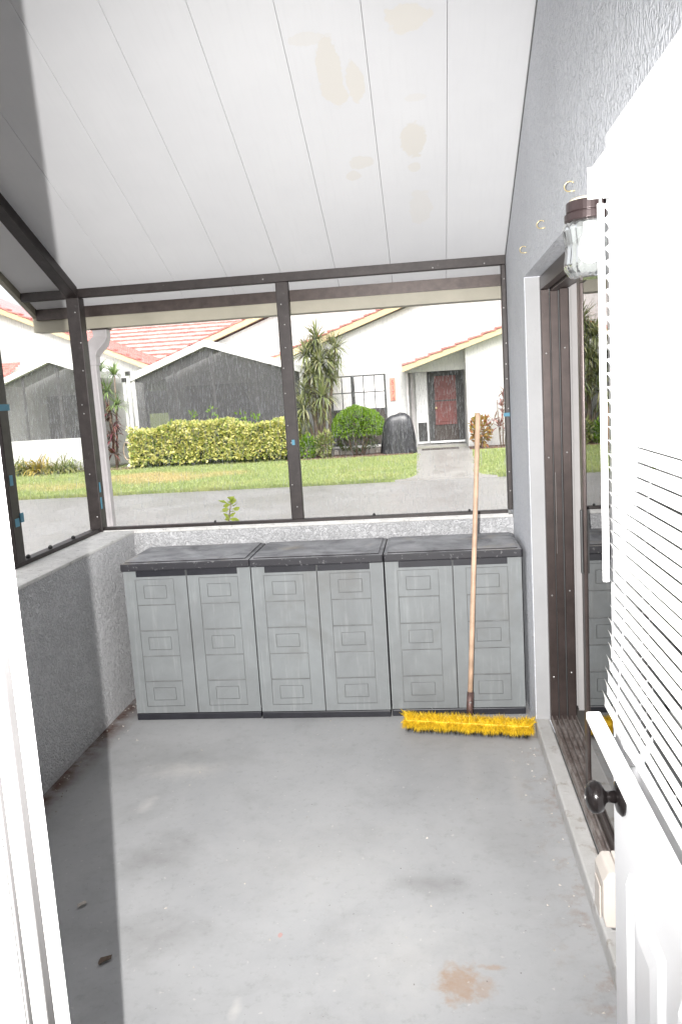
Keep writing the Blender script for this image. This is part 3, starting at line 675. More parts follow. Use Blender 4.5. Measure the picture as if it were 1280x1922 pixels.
# ------------------------------------------------------------------ push broom
pb = thing('push_broom', 'push broom with yellow bristles and wooden handle leaning on the cabinets', 'broom', (.11, 3.83, 0))
hb, ht = Vector((.128, 3.885, .055)), Vector((.238, 4.0, 1.56))
ht = Vector((.238, 4.115, 1.56)); 
hd = (ht - hb).normalized()
MB().tube([hb + hd * .09, hb + hd * .5, ht - hd * .01, ht], [.0125, .0128, .0125, .009], 14).build('handle', 'wood_handle', pb, smooth=True)
MB().tube([hb + hd * .015, hb + hd * .05, hb + hd * .055, hb + hd * .13], [.016, .017, .0175, .0160], 14).build('socket', 'rust_metal', pb, smooth=True)
MB().tube([hb + hd * .085 + Vector((0, -.016, 0)), hb + hd * .085 + Vector((0, -.022, 0))], .005, 8).build('socket_screw', 'screw_steel', pb)
A_, B_ = Vector((-.200, 3.870, .0)), Vector((.425, 3.765, .0))
ux = (B_ - A_).normalized(); uy = Vector((-ux.y, ux.x, 0)); L_ = (B_ - A_).length
def bp(s, d, z): return A_ + ux * s + uy * d + Vector((0, 0, z))
m = MB(); i = 0
for s_ in (.012, L_ - .012):
    m.v += [tuple(bp(s_, d, z)) for d, z in ((-.012, .045), (.05, .045), (.05, .062), (-.012, .062))]
m.f = [(0, 1, 2, 3), (7, 6, 5, 4), (0, 4, 5, 1), (1, 5, 6, 2), (2, 6, 7, 3), (3, 7, 4, 0)]
m.build('block', 'bristle_yellow', pb, .004)
rb = random.Random(3)
def bristle(m, p, q, w):
    d = (q - p); sd_ = d.cross(Vector((rb.uniform(-1, 1), rb.uniform(-1, 1), rb.uniform(-1, 1)))).normalized() * w
    mid = (p + q) / 2 + Vector((rb.uniform(-1, 1), rb.uniform(-1, 1), rb.uniform(-.3, 1))) * .003
    i = len(m.v); m.v += [tuple(p - sd_), tuple(p + sd_), tuple(mid + sd_), tuple(mid - sd_), tuple(q)]; m.f += [(i, i + 1, i + 2, i + 3), (i + 3, i + 2, i + 4)]
my = MB(); mk = MB()
for k in range(9500):
    s_ = rb.uniform(0, L_); a = rb.random()
    clump = .006 * math.sin(s_ * 55) + .004 * math.sin(s_ * 131 + 1)
    root = bp(min(max(s_, .014), L_ - .014), rb.uniform(-.012, .05), rb.uniform(.045, .062))
    if a < .50:      # front skirt flaring toward the viewer
        tip = bp(s_ + rb.uniform(-.02, .02), -.038 + rb.uniform(-.012, .012), .020 + clump + rb.uniform(-.004, .035))
    elif a < .80:    # fluffed upward over the block
        tip = bp(s_ + rb.uniform(-.03, .03), rb.uniform(-.03, .04), .082 + clump + rb.uniform(-.012, .02))
    else:
        tip = bp(s_ + rb.uniform(-.015, .015), .06 + rb.uniform(-.01, .02), rb.uniform(.005, .07))
    bristle(my, root, tip, .0013)
for k in range(2500):
    s_ = rb.uniform(.02, L_ - .02)
    bristle(mk, bp(s_, rb.uniform(-.012, .045), .05), bp(s_ + rb.uniform(-.01, .01), rb.uniform(-.048, .05), .001 + rb.uniform(0, .008)), .0016)
my.build('bristles', 'bristle_yellow', pb, kind='stuff', label='fluffed yellow outer bristles')
mk.build('bristles', 'bristle_black', pb, kind='stuff', label='short black inner bristles')

# ------------------------------------------------------------------ litter on the slab
def leaf_obj(loc, rz, s, label, mat='leaf_dead'):
    m = MB(); n = 9; pts = []
    for k in range(n):
        a = 2 * math.pi * k / n; pts.append((math.cos(a) * s * (1.1 if k % 2 else .8), math.sin(a) * s * .5 * (1.15 if k % 2 else .75), (.002 + .005 * abs(math.sin(a)))))
    m.v = pts + [(0, 0, .006)]
    m.f = [(k, (k + 1) % n, n) for k in range(n)]
    o = m.build('dead_leaf', mat, None); o.location = loc; o.rotation_euler = (0, 0, rz); tag(o, label, 'leaf', 'dead leaves on the slab'); return o
leaf_obj((-1.078, 2.176, 0.002), 4, .028, 'brown dead leaf on the shaded floor, nearest the doorway')
leaf_obj((-1.271, 2.448, 0.002), 1.0, .022, 'small pale dead leaf on the shaded floor by the knee wall', 'debris')
m = MB(); rb = random.Random(11)
for k in range(120):
    if k < 70: x, y = -1.79 + abs(rb.gauss(0, .05)), rb.uniform(2.6, 4.6)
    elif k < 95: x, y = .43 - abs(rb.gauss(0, .07)), rb.uniform(1.9, 3.7)
    else: x, y = rb.uniform(-1.6, .4), rb.uniform(1.7, 4.04)
    r = rb.uniform(.0015, .004); a = rb.uniform(0, 3); i = len(m.v)
    m.v += [(x + math.cos(a + q) * r * (1 + (q > 2)), y + math.sin(a + q) * r, .001 + (.004 if q < 1 else .0)) for q in (0, 1.6, 3.1, 4.7)] + [(x, y, .005)]
    m.f += [(i, i + 1, i + 4), (i + 1, i + 2, i + 4), (i + 2, i + 3, i + 4), (i + 3, i, i + 4)]
o = m.build('floor_litter', 'debris', None, kind='stuff'); o['label'] = 'small pale crumbs and leaf bits scattered on the slab'; o['category'] = 'litter'

# ------------------------------------------------------------------ houses across the road
def slope_bar(x0, z0, x1, z1, t, y0, y1):            # sloping board in the xz plane, t tall
    return MB().prism([(x0, z0), (x1, z1), (x1, z1 + t), (x0, z0 + t)], 'y', y0, y1)
def rake_tiles(par, x0, z0, x1, z1, y0, y1, n):      # overlapping roof tiles seen edge-on along a rake
    for k in range(n):
        a, b = k / n, (k + 1.12) / n
        xa, xb = x0 + (x1 - x0) * a, x0 + (x1 - x0) * b; za, zb = z0 + (z1 - z0) * a, z0 + (z1 - z0) * b
        up = .045
        if z1 > z0: MB().prism([(xa, za + up), (xb, zb - .005), (xb, zb + .03), (xa, za + up + .05)], 'y', y0, y1).build('roof_tile', 'tile_red', par)
        else: MB().prism([(xa, za - .005), (xb, zb + up), (xb, zb + up + .05), (xa, za + .03)], 'y', y0, y1).build('roof_tile', 'tile_red', par)

# house with the entrance
hc = thing('house', 'white stucco house with red entry door and gridded window across the road', 'house', (0, 24.2, G), 'houses across the road')
m = MB()
m.prism([(-4.5, G), (-.62, G), (-.62, 2.17), (1.06, 2.17), (1.06, G), (9, G), (9, 3.75), (4.0, 5.62), (-4.5, 2.68)], 'y', 24.2, 24.5)
m.build('wall', 'stucco_white', hc)
m = MB(); m.box(-.62, 1.06, 24.9, 25.0, G, 2.4); m.box(-.75, -.62, 24.5, 25.0, G, 2.4); m.box(1.06, 1.2, 24.5, 25.0, G, 2.4); m.box(-.75, 1.2, 24.5, 25.0, 2.4, 2.5); m.build('alcove_wall', 'stucco_white', hc)
slope_bar(-4.7, 2.63, 4.0, 5.68, .17, 24.02, 24.19).build('rake_board', 'fascia_cream', hc)
slope_bar(4.0, 5.68, 9.4, 3.75, .17, 24.02, 24.19).build('rake_board', 'fascia_cream', hc)
rf = slope_bar(-4.7, 2.805, 4.0, 5.855, .03, 24.05, 32).build('roof', 'tile_red', hc)
slope_bar(4.001, 5.855, 9.4, 3.92, .03, 24.05, 32).build('roof', 'tile_red', hc)
rake_tiles(hc, -4.7, 2.80, 4.0, 5.85, 24.0, 24.35, 24)
# entry shed roof and projecting wing
slope_bar(-.74, 2.185, 3.4, 3.49, .15, 23.45, 23.6).build('rake_board', 'fascia_cream', hc)
slope_bar(-.74, 2.34, 3.4, 3.645, .03, 23.47, 24.195).build('entry_roof', 'tile_red', hc)
slope_bar(-.70, 2.19, 3.4, 3.482, .02, 23.61, 24.195).build('entry_soffit', 'stucco_white', hc)
rake_tiles(hc, -.74, 2.335, 3.4, 3.64, 23.42, 23.75, 11)
MB().prism([(1.07, G), (6.0, G), (6.0, 3.45), (3.4, 3.48), (1.07, 2.745)], 'y', 23.7, 24.19).build('wing_wall', 'stucco_white', hc)
MB().box(-.655, -.60, 24.06, 24.198, G, 2.17).build('corner_trim', 'spout_grey', hc)
# entry door, sidelight
dr = B(-.03, 1.03, 24.80, 24.895, .03, 2.17).build('door_frame', 'frame_black', hc)
B(.16, .80, 24.775, 24.799, .57, 2.03).build('door_leaf', 'door_red', dr)
for (a, b, c, d) in ((.23, .73, .66, 1.18), (.23, .73, 1.36, 1.92)): B(a, b, 24.762, 24.774, c, d).build('door_panel', 'door_red', dr, .008)
B(.15, .81, 24.770, 24.7755, 1.27, 1.31).build('screen_bar', 'frame_black', dr)
B(.12, .84, 24.765, 24.799, .10, .55).build('kick_panel', 'mat_dark', dr)
MB().lathe([(.03, 0), (.035, -.03), (.02, -.05)], (.19, 24.77, 1.08), 12, 'y').build('door_handle', 'brass', dr)
B(-.02, 1.02, 24.70, 24.795, .03, .085).build('threshold', 'lanai_white', dr)
B(-.40, -.06, 24.83, 24.897, .03, 2.17).build('sidelight_panel', 'lanai_white', hc)
B(-.37, -.10, 24.815, 24.829, .09, .66).build('pet_panel', 'frame_black', hc)
B(-.55, -.47, 24.80, 24.897, G, 2.17).build('corner_trim', 'spout_grey', hc)
B(-.60, 1.05, 24.2, 24.9, G, G + .09).build('door_step', 'wet_walk', hc)
# gridded window
wf = thing_w = B(-2.90, -1.26, 24.14, 24.198, .12, 2.19).build('window', 'frame_black', hc)
cols = [-2.86, -2.56, -2.28, -2.20, -1.92, -1.59, -1.30]
for (z0, z1) in ((1.70, 2.15), (1.20, 1.67)):
    for a, b in zip(cols[:-1], cols[1:]):
        if abs(b - a) < .1: continue
        B(a + .015, b - .015, 24.128, 24.139, z0, z1).build('pane', 'curtain', wf)
for a, b in ((-2.86, -2.25), (-2.22, -1.30)): B(a + .02, b - .02, 24.128, 24.139, .16, 1.14).build('lower_screen', 'mat_dark', wf)
B(-2.95, -1.22, 24.05, 24.139, .06, .115).build('sill', 'stucco_white', hc)

# number plaque
pl = thing('number_plaque', 'narrow red house number plaque beside the gridded window', 'sign', (-1.06, 24.15, 1.7))
B(-1.145, -.985, 24.165, 24.198, 1.39, 2.05).build('board', 'plaque_red', pl, .005)
for k, ch in enumerate('5174'):
    cu = bpy.data.curves.new('digit', 'FONT'); cu.body = ch; cu.size = .17; cu.extrude = .004; cu.align_x = 'CENTER'
    tmp = bpy.data.objects.new('tmp', cu); C.objects.link(tmp); bpy.context.view_layer.update()
    me = bpy.data.meshes.new_from_object(tmp.evaluated_get(bpy.context.evaluated_depsgraph_get())); bpy.data.objects.remove(tmp)
    me.materials.clear(); me.materials.append(M['digit_dark'])
    o = bpy.data.objects.new('digit', me); C.objects.link(o); o.parent = pl
    o.location = (0, .009, 1.90 - k * .155 - .04 - 1.7); o.rotation_euler = (math.pi / 2, 0, 0)

# middle house with the big tiled roof
hb_ = thing('house', 'white house with wide red tiled roof behind the centre lanai', 'house', (-6, 25.6, G), 'houses across the road')
MB().prism([(-8.4, G), (-.4, G), (-.4, 5.85), (-8.4, 2.87)], 'y', 25.6, 25.9).build('wall', 'stucco_white', hb_)
slope_bar(-8.6, 2.86, -.3, 5.95, .17, 25.40, 25.59).build('rake_board', 'fascia_cream', hb_)
slope_bar(-8.6, 3.035, -.3, 6.125, .03, 25.42, 30).build('side_roof', 'tile_red', hb_)
rake_tiles(hb_, -8.6, 3.03, -.3, 6.12, 25.38, 25.75, 23)
sl = B(-7.75, -5.70, 25.53, 25.598, G, 2.22).build('patio_door', 'frame_black', hb_)
for a in (-7.70, -6.70): B(a, a + .94, 25.518, 25.529, .05, 2.16).build('pane', 'mat_dark', sl)
pitch = .466; ry0, rz0 = 26.3, 2.55; nrow = 27; dl = .36
for k in range(nrow):
    y0 = ry0 + k * dl; y1 = y0 + dl * 1.06; z0 = rz0 + k * dl * pitch; z1 = z0 + dl * 1.06 * pitch
    m = MB(); X0, X1, st = -17.0, -3.6, .085
    n = int((X1 - X0) / st)
    for i in range(n + 1):
        x = X0 + st * i; w = .012 * abs(math.sin(i * math.pi / 4 + (k % 2) * .4)) + .006 * random.random()
        m.v += [(x, y0, z0 + .0), (x, y0 - .008, z0 + .075 + w), (x, y1, z1 + .012 + w * .8)]
    for i in range(n):
        a = 3 * i; m.f += [(a, a + 3, a + 4, a + 1), (a + 1, a + 4, a + 5, a + 2)]
    o = m.build('tile_course', 'tile_red', hb_); o.data.materials.append(M['tile_top_sheen'])
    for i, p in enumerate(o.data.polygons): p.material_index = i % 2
MB().prism([(ry0, rz0 - .05), (ry0 + nrow * dl, rz0 + nrow * dl * pitch - .05), (ry0 + 2 * nrow * dl, rz0 - .05)], 'x', -17, -3.6).build('roof_deck', 'stucco_white', hb_)

# left house
ha = thing('house', 'white gabled house with cream rake boards behind the left lanai', 'house', (-13, 24.5, G), 'houses across the road')
MB().prism([(-19, G), (-8.75, G), (-8.75, 2.85), (-15, 5.60), (-19, 3.85)], 'y', 24.5, 24.8).build('wall', 'stucco_white', ha)
slope_bar(-15, 5.63, -8.45, 2.74, .16, 24.3, 24.49).build('rake_board', 'fascia_cream', ha)
slope_bar(-19.4, 3.7, -15, 5.63, .16, 24.3, 24.49).build('rake_board', 'fascia_cream', ha)
slope_bar(-15, 5.795, -8.45, 2.905, .03, 24.32, 27.6).build('roof', 'tile_red', ha)
slope_bar(-19.4, 3.865, -15, 5.795, .03, 24.32, 27.6).build('roof', 'tile_red', ha)
rake_tiles(ha, -15, 5.79, -8.45, 2.90, 24.28, 24.6, 18)
# low roof stub beside the left lanai
for k in range(6):
    MB().prism([(23.3 + k * .16, 2.80 + k * .075), (23.3 + k * .16, 2.86 + k * .075), (23.48 + k * .16, 2.905 + k * .075), (23.48 + k * .16, 2.80 + k * .075)], 'x', -15.5, -12.55).build('tile_course', 'tile_red', ha)
pd = B(-11.9, -10.1, 24.43, 24.498, .1, 2.15).build('patio_door', 'frame_black', ha)
for a in (-11.85, -10.97): B(a, a + .82, 24.418, 24.429, .15, 2.1).build('pane', 'mat_dark', pd)

# lanais
def lanai(t, xl, zl, xa, za, xr, zr, y, yb, th, zb, muls):
    poly = [(xl, zl), (xa, za), (xr, zr)]
    MB().prism([(xl - .12, zl - .05), (xa, za), (xa, za + th), (xl - .12, zl + th - .05)], 'y', y - .08, yb).build('roof', 'lanai_white', t)
    MB().prism([(xa, za), (xr + .12, zr - .04), (xr + .12, zr + th - .04), (xa, za + th)], 'y', y - .08, yb).build('roof', 'lanai_white', t)
    MB().prism([(xl + .06, zb), (xl + .06, zl), (xa, za - .02), (xr - .06, zr), (xr - .06, zb)], 'y', y + .03, y + .034).build('screen', 'insect_screen', t)
    B(xl - .03, xl + .06, y - .02, y + .06, G, zl).build('post', 'lanai_white', t); B(xr - .06, xr + .03, y - .02, y + .06, G, zr).build('post', 'lanai_white', t)
    for xm, w in muls:
        zt = zl + (za - zl) * (xm - xl) / (xa - xl) if xm < xa else za + (zr - za) * (xm - xa) / (xr - xa)
        B(xm - w, xm + w, y + .036, y + .08, zb, zt - .03).build('mullion', 'spout_grey', t)
    if zb > .3: B(xl, xr, y - .05, y + .1, G, zb).build('knee_wall', 'stucco_white', t)
    else: B(xl + .06, xr - .06, y, y + .08, G, G + .12).build('base_rail', 'lanai_white', t)
    B(xl, xr, y + .1, yb - .02, G - .1, G + .06).build('slab', 'wet_walk', t)
l1 = thing('screened_lanai', 'white gabled screen lanai behind the clipped yellow hedge', 'lanai', (-6, 23.2, G), 'screened lanais across the road')
lanai(l1, -8.60, 2.44, -6.35, 3.27, -3.60, 2.36, 23.2, 25.38, .19, G + .1, [(-7.35, .02), (-6.2, .03), (-4.95, .02)])
l2 = thing('screened_lanai', 'white gabled screen lanai on a low wall at the far left', 'lanai', (-11, 22.6, G), 'screened lanais across the road')
lanai(l2, -12.32, 2.53, -10.80, 3.09, -9.45, 2.60, 22.6, 24.28, .16, .88, [(-11.70, .03), (-10.62, .045)])
for (x, z, y, lab) in ((-8.80, 2.52, 23.05, 'thin white downspout left of the centre lanai'), (-8.66, 2.70, 23.0, 'taller white downspout touching the centre lanai corner')):
    d = thing('downspout', lab, 'downspout', (x, y, G))
    B(x - .04, x + .04, y - .03, y + .03, G + .15, z - .12).build('pipe', 'lanai_white', d)
    B(x - .06, x + .06, y - .05, y + .05, z - .12, z).build('collar', 'frame_black', d)
    MB().prism([(y - .03, G + .15), (y + .03, G + .15), (y - .25, G + .03), (y - .32, G + .06)], 'x', x - .06, x + .05).build('kick_out', 'lanai_white', d)
hz = thing('garden_hose', 'looped tan garden hose hung left of the centre lanai', 'hose', (-8.9, 22.9, .3))
MB().tube([(-8.88 + .10 * math.cos(a) * (1 if abs(math.cos(a)) < .9 else 1.05), 22.93, .40 + .26 * math.sin(a)) for a in [i * .35 for i in range(19)]], .022, 7).build('coil', 'hose_tan', hz, smooth=True)
B(-8.93, -8.83, 22.95, 22.99, .55, .62).build('hanger', 'frame_black', hz)
mt = B(-.28, .78, 23.2, 23.75, G + .0355, G + .05).build('doormat', 'mat_dark', None); tag(mt, 'dark doormat on the walkway before the red door', 'doormat')

# ------------------------------------------------------------------ planting
rp = random.Random(21)
def rv(): 
    while True:
        v = Vector((rp.uniform(-1, 1), rp.uniform(-1, 1), rp.uniform(-1, 1)))
        if .05 < v.length < 1: return v.normalized()
def add_leaf(m, p, d, L, w, n=None):
    d = d.normalized(); s_ = d.cross(n or rv())
    if s_.length < .01: s_ = d.cross(Vector((0, 0, 1)))
    s_ = s_.normalized() * w; nn = s_.cross(d).normalized() * w * .4
    i = len(m.v); m.v += [tuple(p), tuple(p + d * L * .5 + s_ + nn), tuple(p + d * L), tuple(p + d * L * .5 - s_ + nn)]; m.f += [(i, i + 1, i + 2), (i, i + 2, i + 3)]
def blade(m, p, d, L, w, droop, seg=4):
    d = d.normalized(); s_ = d.cross(Vector((0, 0, 1)))
    s_ = (s_ if s_.length > .05 else Vector((1, 0, 0))).normalized(); i0 = len(m.v); q = p.copy()
    for k in range(seg + 1):
        f = k / seg; ww = w * (.6 + .8 * f * (1 - f) * 2) * (1 - f ** 3) + .001
        m.v += [tuple(q - s_ * ww), tuple(q + s_ * ww)]
        d = (d + Vector((0, 0, -droop / seg * (1 + f)))).normalized(); q = q + d * L / seg
    for k in range(seg): a = i0 + 2 * k; m.f.append((a, a + 1, a + 3, a + 2))
def rosette(m, c, n, L, w, droop, up=.25, tilt=Vector((0, 0, 0))):
    for k in range(n):
        v = rv(); v.z = abs(v.z) * 1.2 - .35 + up; blade(m, c + v * .03, v + tilt, L * rp.uniform(.7, 1.1), w, droop * rp.uniform(.3, 1.3))
def stem(par, pts, r0, r1, name='trunk'):
    n = len(pts); return MB().tube(pts, [r0 + (r1 - r0) * i / (n - 1) for i in range(n)], 7).build(name, 'bark', par, smooth=True)

# clipped variegated hedge
hg = thing('clipped_hedge', 'clipped yellow green variegated hedge before the centre lanai', 'hedge', (-6.1, 22.6, G))
m = MB(); mu = MB()
def hedge_top(x): return 1.05 + .08 * math.sin(x * 1.7) + .05 * math.sin(x * 4.3 + 1) - .10 * (abs(x + 6.1) > 2.15)
HX0, HX1, HY0, HY1 = -8.45, -3.75, 22.1, 23.0
for k in range(9000):
    x = rp.uniform(HX0, HX1); face = rp.random(); zt = hedge_top(x)
    if face < .62: p = Vector((x, HY0 + .06 * math.sin(x * 5) + .05 * math.sin(x * 11 + 2) + abs(rp.gauss(0, .06)), G + .12 + (zt - G - .12) * rp.random() ** .8)); nrm = Vector((0, -1, .25))
    elif face < .9: p = Vector((x, rp.uniform(HY0, HY1), zt - abs(rp.gauss(0, .05)) + .03 * math.sin(x * 13))); nrm = Vector((0, -.2, 1))
    else: s_ = rp.random() < .5; p = Vector((HX0 if s_ else HX1, rp.uniform(HY0, HY1), rp.uniform(G + .1, zt))); nrm = Vector((-1 if s_ else 1, -.3, .2))
    clump = math.sin(p.x * 6.1 + p.z * 3) * math.sin(p.z * 7.3 + p.x * 2.2)
    add_leaf(m, p, nrm + rv() * .9, rp.uniform(.08, .14), rp.uniform(.03, .045))
for k in range(2600):
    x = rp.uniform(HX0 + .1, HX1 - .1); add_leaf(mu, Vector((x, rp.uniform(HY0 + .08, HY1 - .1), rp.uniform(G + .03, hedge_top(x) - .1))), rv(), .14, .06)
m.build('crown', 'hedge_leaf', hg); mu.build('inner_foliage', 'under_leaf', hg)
for x in (-8.0, -7.2, -6.4, -5.6, -4.8, -4.1): stem(hg, [(x, 22.55, G), (x + .05, 22.5, .4), (x - .03, 22.5, .7)], .03, .015, 'stem')
# loose shoots above the hedge
m = MB()
for (x, h) in ((-6.75, 1.42), (-6.2, 1.55), (-5.3, 1.35), (-4.9, 1.2), (-7.3, 1.2)):
    for k in range(22): add_leaf(m, Vector((x + rp.gauss(0, .1), 22.7, rp.uniform(.95, h))), rv() + Vector((0, 0, .8)), .13, .03)
m.build('loose_shoots', 'topiary_leaf', hg)

# tall many-headed yucca by the window
yk = thing('yucca_tree', 'tall many headed yucca with bare trunks beside the gridded window', 'tree', (-3.1, 22.9, G))
heads = [(-3.06, 22.9, 3.22, .62), (-3.38, 22.8, 2.80, .60), (-2.55, 22.95, 2.95, .52), (-2.98, 22.7, 2.55, .62), (-3.2, 23.0, 2.95, .5), (-2.7, 22.9, 2.6, .45), (-2.95, 22.5, 1.62, .60), (-3.52, 22.7, 1.30, .62), (-3.45, 22.9, 1.75, .5), (-2.75, 22.8, 2.15, .35), (-3.2, 22.7, 2.2, .45)]
m = MB()
for (x, y, z, L) in heads: rosette(m, Vector((x, y, z)), 120, L * 1.15, .020, .9, .25)
m.build('crown', 'yucca_leaf', yk)
for (x, y, z, L) in heads[:9]:
    bx = -3.1 + (x + 3.1) * .35 + rp.uniform(-.1, .1)
    stem(yk, [(bx, 22.95, G), (bx + (x - bx) * .15, 22.95, z * .4), (bx + (x - bx) * .6, (22.95 + y) / 2, z * .75), (x, y, z)], .06, .03)
m = MB()
for k in range(420):
    h = heads[rp.randrange(8)]; blade(m, Vector((h[0] + rp.gauss(0, .07), h[1], h[2] - rp.uniform(.05, .6))), Vector((rp.gauss(0, .5), rp.gauss(0, .5), -.7)), rp.uniform(.25, .45), .012, .4, 3)
m.build('dead_skirt', 'shrub_leaf', yk, kind='stuff')
# low mixed plants at its foot
def leafy(name, label, cat, c, r, n, L, mat, stems=3, h0=G, group=None, updir=.3):
    t = thing(name, label, cat, (c[0], c[1], G), group); m = MB()
    for k in range(n):
        v = rv(); q = rp.random() ** .4; p = Vector((c[0] + v.x * r[0] * q, c[1] + v.y * r[1] * q, c[2] + v.z * r[2] * q))
        add_leaf(m, p, v + Vector((0, -.2, updir)) + rv() * .6, L * rp.uniform(.7, 1.2), L * .26)
    m.build('crown', mat, t)
    for k in range(stems): 
        x = c[0] + rp.uniform(-.3, .3) * r[0]; stem(t, [(x, c[1], G), (x + rp.uniform(-.05, .05), c[1], (c[2] + G) / 2), (c[0] + rp.uniform(-.5, .5) * r[0], c[1], c[2])], .022, .01, 'stem')
    return t
leafy('low_shrub', 'low green shrub at the foot of the yucca', 'shrub', (-3.45, 22.35, .25), (.28, .2, .32), 320, .13, 'topiary_leaf')
leafy('low_shrub', 'brownish low shrub between the yucca and the round topiary', 'shrub', (-2.95, 22.3, .32), (.22, .2, .38), 260, .13, 'shrub_leaf')
# round topiary
tp = thing('round_topiary', 'bright green mushroom shaped topiary bush beneath the gridded window', 'bush', (-2.05, 22.7, G))
m = MB(); mu = MB()
for k in range(5200):
    a = rp.uniform(0, 2 * math.pi); e = rp.uniform(-.25, 1) ; ce = math.sqrt(max(0, 1 - e * e)) if e > 0 else 1 - .25 * abs(e) / .25 * .25
    R_ = .70 * (1 + .05 * math.sin(3 * a + 1) + .04 * math.sin(7 * a)); H_ = .62 * (1 + .05 * math.sin(2.3 * a + e * 4))
    p = Vector((-2.05 + R_ * ce * math.cos(a), 22.7 + R_ * ce * math.sin(a), .66 + H_ * e + rp.gauss(0, .012)))
    add_leaf(m, p, Vector((math.cos(a) * ce, math.sin(a) * ce, max(e, -.3))) + rv() * .8, rp.uniform(.05, .09), .018)
for k in range(700):
    v = rv(); add_leaf(mu, Vector((-2.05 + v.x * .5, 22.7 + v.y * .5, .62 + abs(v.z) * .4)), rv(), .12, .05)
for k in range(420):
    v = rv(); add_leaf(mu, Vector((-2.05 + v.x * .55, 22.7 + v.y * .4, .28 + v.z * .2)), rv(), .09, .02)
m.build('crown', 'topiary_leaf', tp); mu.build('inner_foliage', 'under_leaf', tp)
for k in range(7): a = k * .9; stem(tp, [(-2.05 + .16 * math.cos(a), 22.7 + .12 * math.sin(a), G), (-2.05 + .25 * math.cos(a), 22.7 + .2 * math.sin(a), .3), (-2.05 + .42 * math.cos(a), 22.7 + .35 * math.sin(a), .7)], .03, .015)
# dracaena left of the lanai, burgundy cordyline below it
dc = thing('dracaena', 'spiky green dracaena beside the white downspouts', 'plant', (-9.2, 23.0, G))
m = MB()
for (x, z, L, up) in ((-9.42, 2.72, .55, .55), (-8.98, 2.60, .5, .6), (-9.25, 2.15, .62, .25), (-9.5, 2.2, .5, .3), (-9.0, 1.75, .5, .2)): rosette(m, Vector((x, 22.8, z)), 60, L, .018, .9, up)
m.build('crown', 'dracaena_leaf', dc)
for (x, z) in ((-9.42, 2.72), (-8.98, 2.6), (-9.25, 2.15)): stem(dc, [(-9.2, 22.9, G), (-9.2 + (x + 9.2) * .5, 22.9, z * .5), (x, 22.8, z)], .035, .02)
bc = thing('cordyline', 'burgundy cordyline below the spiky dracaena', 'plant', (-9.15, 22.7, G))
m = MB()
for k in range(7): rosette(m, Vector((-9.15 + rp.gauss(0, .12), 22.65, .35 + k * .2)), 22, .42, .03, 1.2, .2)
m.build('crown', 'burgundy_leaf', bc); stem(bc, [(-9.15, 22.7, G), (-9.12, 22.68, .8), (-9.18, 22.65, 1.6)], .03, .015)
# pink cordyline and croton by the wing wall
pc = thing('cordyline', 'pink leaved cordyline against the white wing wall', 'plant', (1.98, 23.0, G))
m = MB()
for k in range(7): rosette(m, Vector((1.98 + rp.gauss(0, .10), 22.95, .3 + k * .19)), 17, .36, .024, .9, .4)
m.build('crown', 'pink_leaf', pc)
for k in (-.1, .02, .12): stem(pc, [(1.98 + k * .4, 23.0, G), (1.98 + k, 22.98, .6), (1.98 + k * 1.2, 22.95, 1.25)], .02, .01)
leafy('croton', 'small yellow and red croton left of the pink cordyline', 'shrub', (1.38, 23.0, .42), (.28, .22, .42), 340, .15, 'croton_leaf', 4)
# ornamental grasses below the left lanai
for (x, y, r, n, mat, lab) in ((-11.75, 22.0, .42, 260, 'shrub_leaf', 'leftmost tuft of ornamental grass below the left lanai'), (-11.15, 21.95, .3, 150, 'gold_leaf', 'yellow leaved shrub between two ornamental grasses'), (-10.45, 22.0, .5, 320, 'shrub_leaf', 'large ornamental grass clump beside the dark corner post')):
    t = thing('ornamental_grass', lab, 'grass', (x, y, G)); m = MB()
    for k in range(n):
        v = Vector((rp.gauss(0, .6), rp.gauss(0, .6), 1.0)); blade(m, Vector((x + rp.gauss(0, r * .35), y + rp.gauss(0, .12), G + .02)), v, rp.uniform(.5, .95) * (1 if mat == 'shrub_leaf' else 1.05), .014 if mat == 'shrub_leaf' else .03, 1.3)
    m.build('blades', mat, t)
# covered grill
gc = thing('covered_grill', 'barbecue grill under a draped black vinyl cover on the lawn edge', 'grill', (-.9, 22.7, G))
m = MB(); nx = 40; rows = [(0.0, .47, .30, .03), (.35, .45, .29, .022), (.62, .425, .275, .015), (.80, .40, .26, .008), (.92, .37, .24, .004), (1.02, .31, .20, .002), (1.09, .20, .14, 0), (1.115, .06, .05, 0)]
for j, (z, rx, ry, fold) in enumerate(rows):
    for i in range(nx):
        a = 2 * math.pi * i / nx; ca, sa = math.cos(a), math.sin(a); sq = (abs(ca) ** 4 + abs(sa) ** 4) ** -.25
        f = 1 + fold * (2.2 * math.sin(9 * a + j * .3) + 1.6 * math.sin(17 * a + 1 - j * .5))
        m.v.append((-.9 + rx * sq * ca * f + .03 * (z < .5) * math.sin(a * 2), 22.7 + ry * sq * sa * f, G + .03 + z + .03 * ca * (z > .7)))
for j in range(len(rows) - 1):
    for i in range(nx): a = j * nx + i; b = j * nx + (i + 1) % nx; m.f.append((a, b, b + nx, a + nx))
m.f.append(tuple(range((len(rows) - 1) * nx, len(rows) * nx)))
m.build('cover', 'vinyl_black', gc, smooth=True)
for sx in (-.36, .36):
    MB().lathe([(.06, -.03), (.075, 0), (.06, .03)], (-.9 + sx, 22.45, G + .09), 14, 'x').build('wheel', 'frame_black', gc)
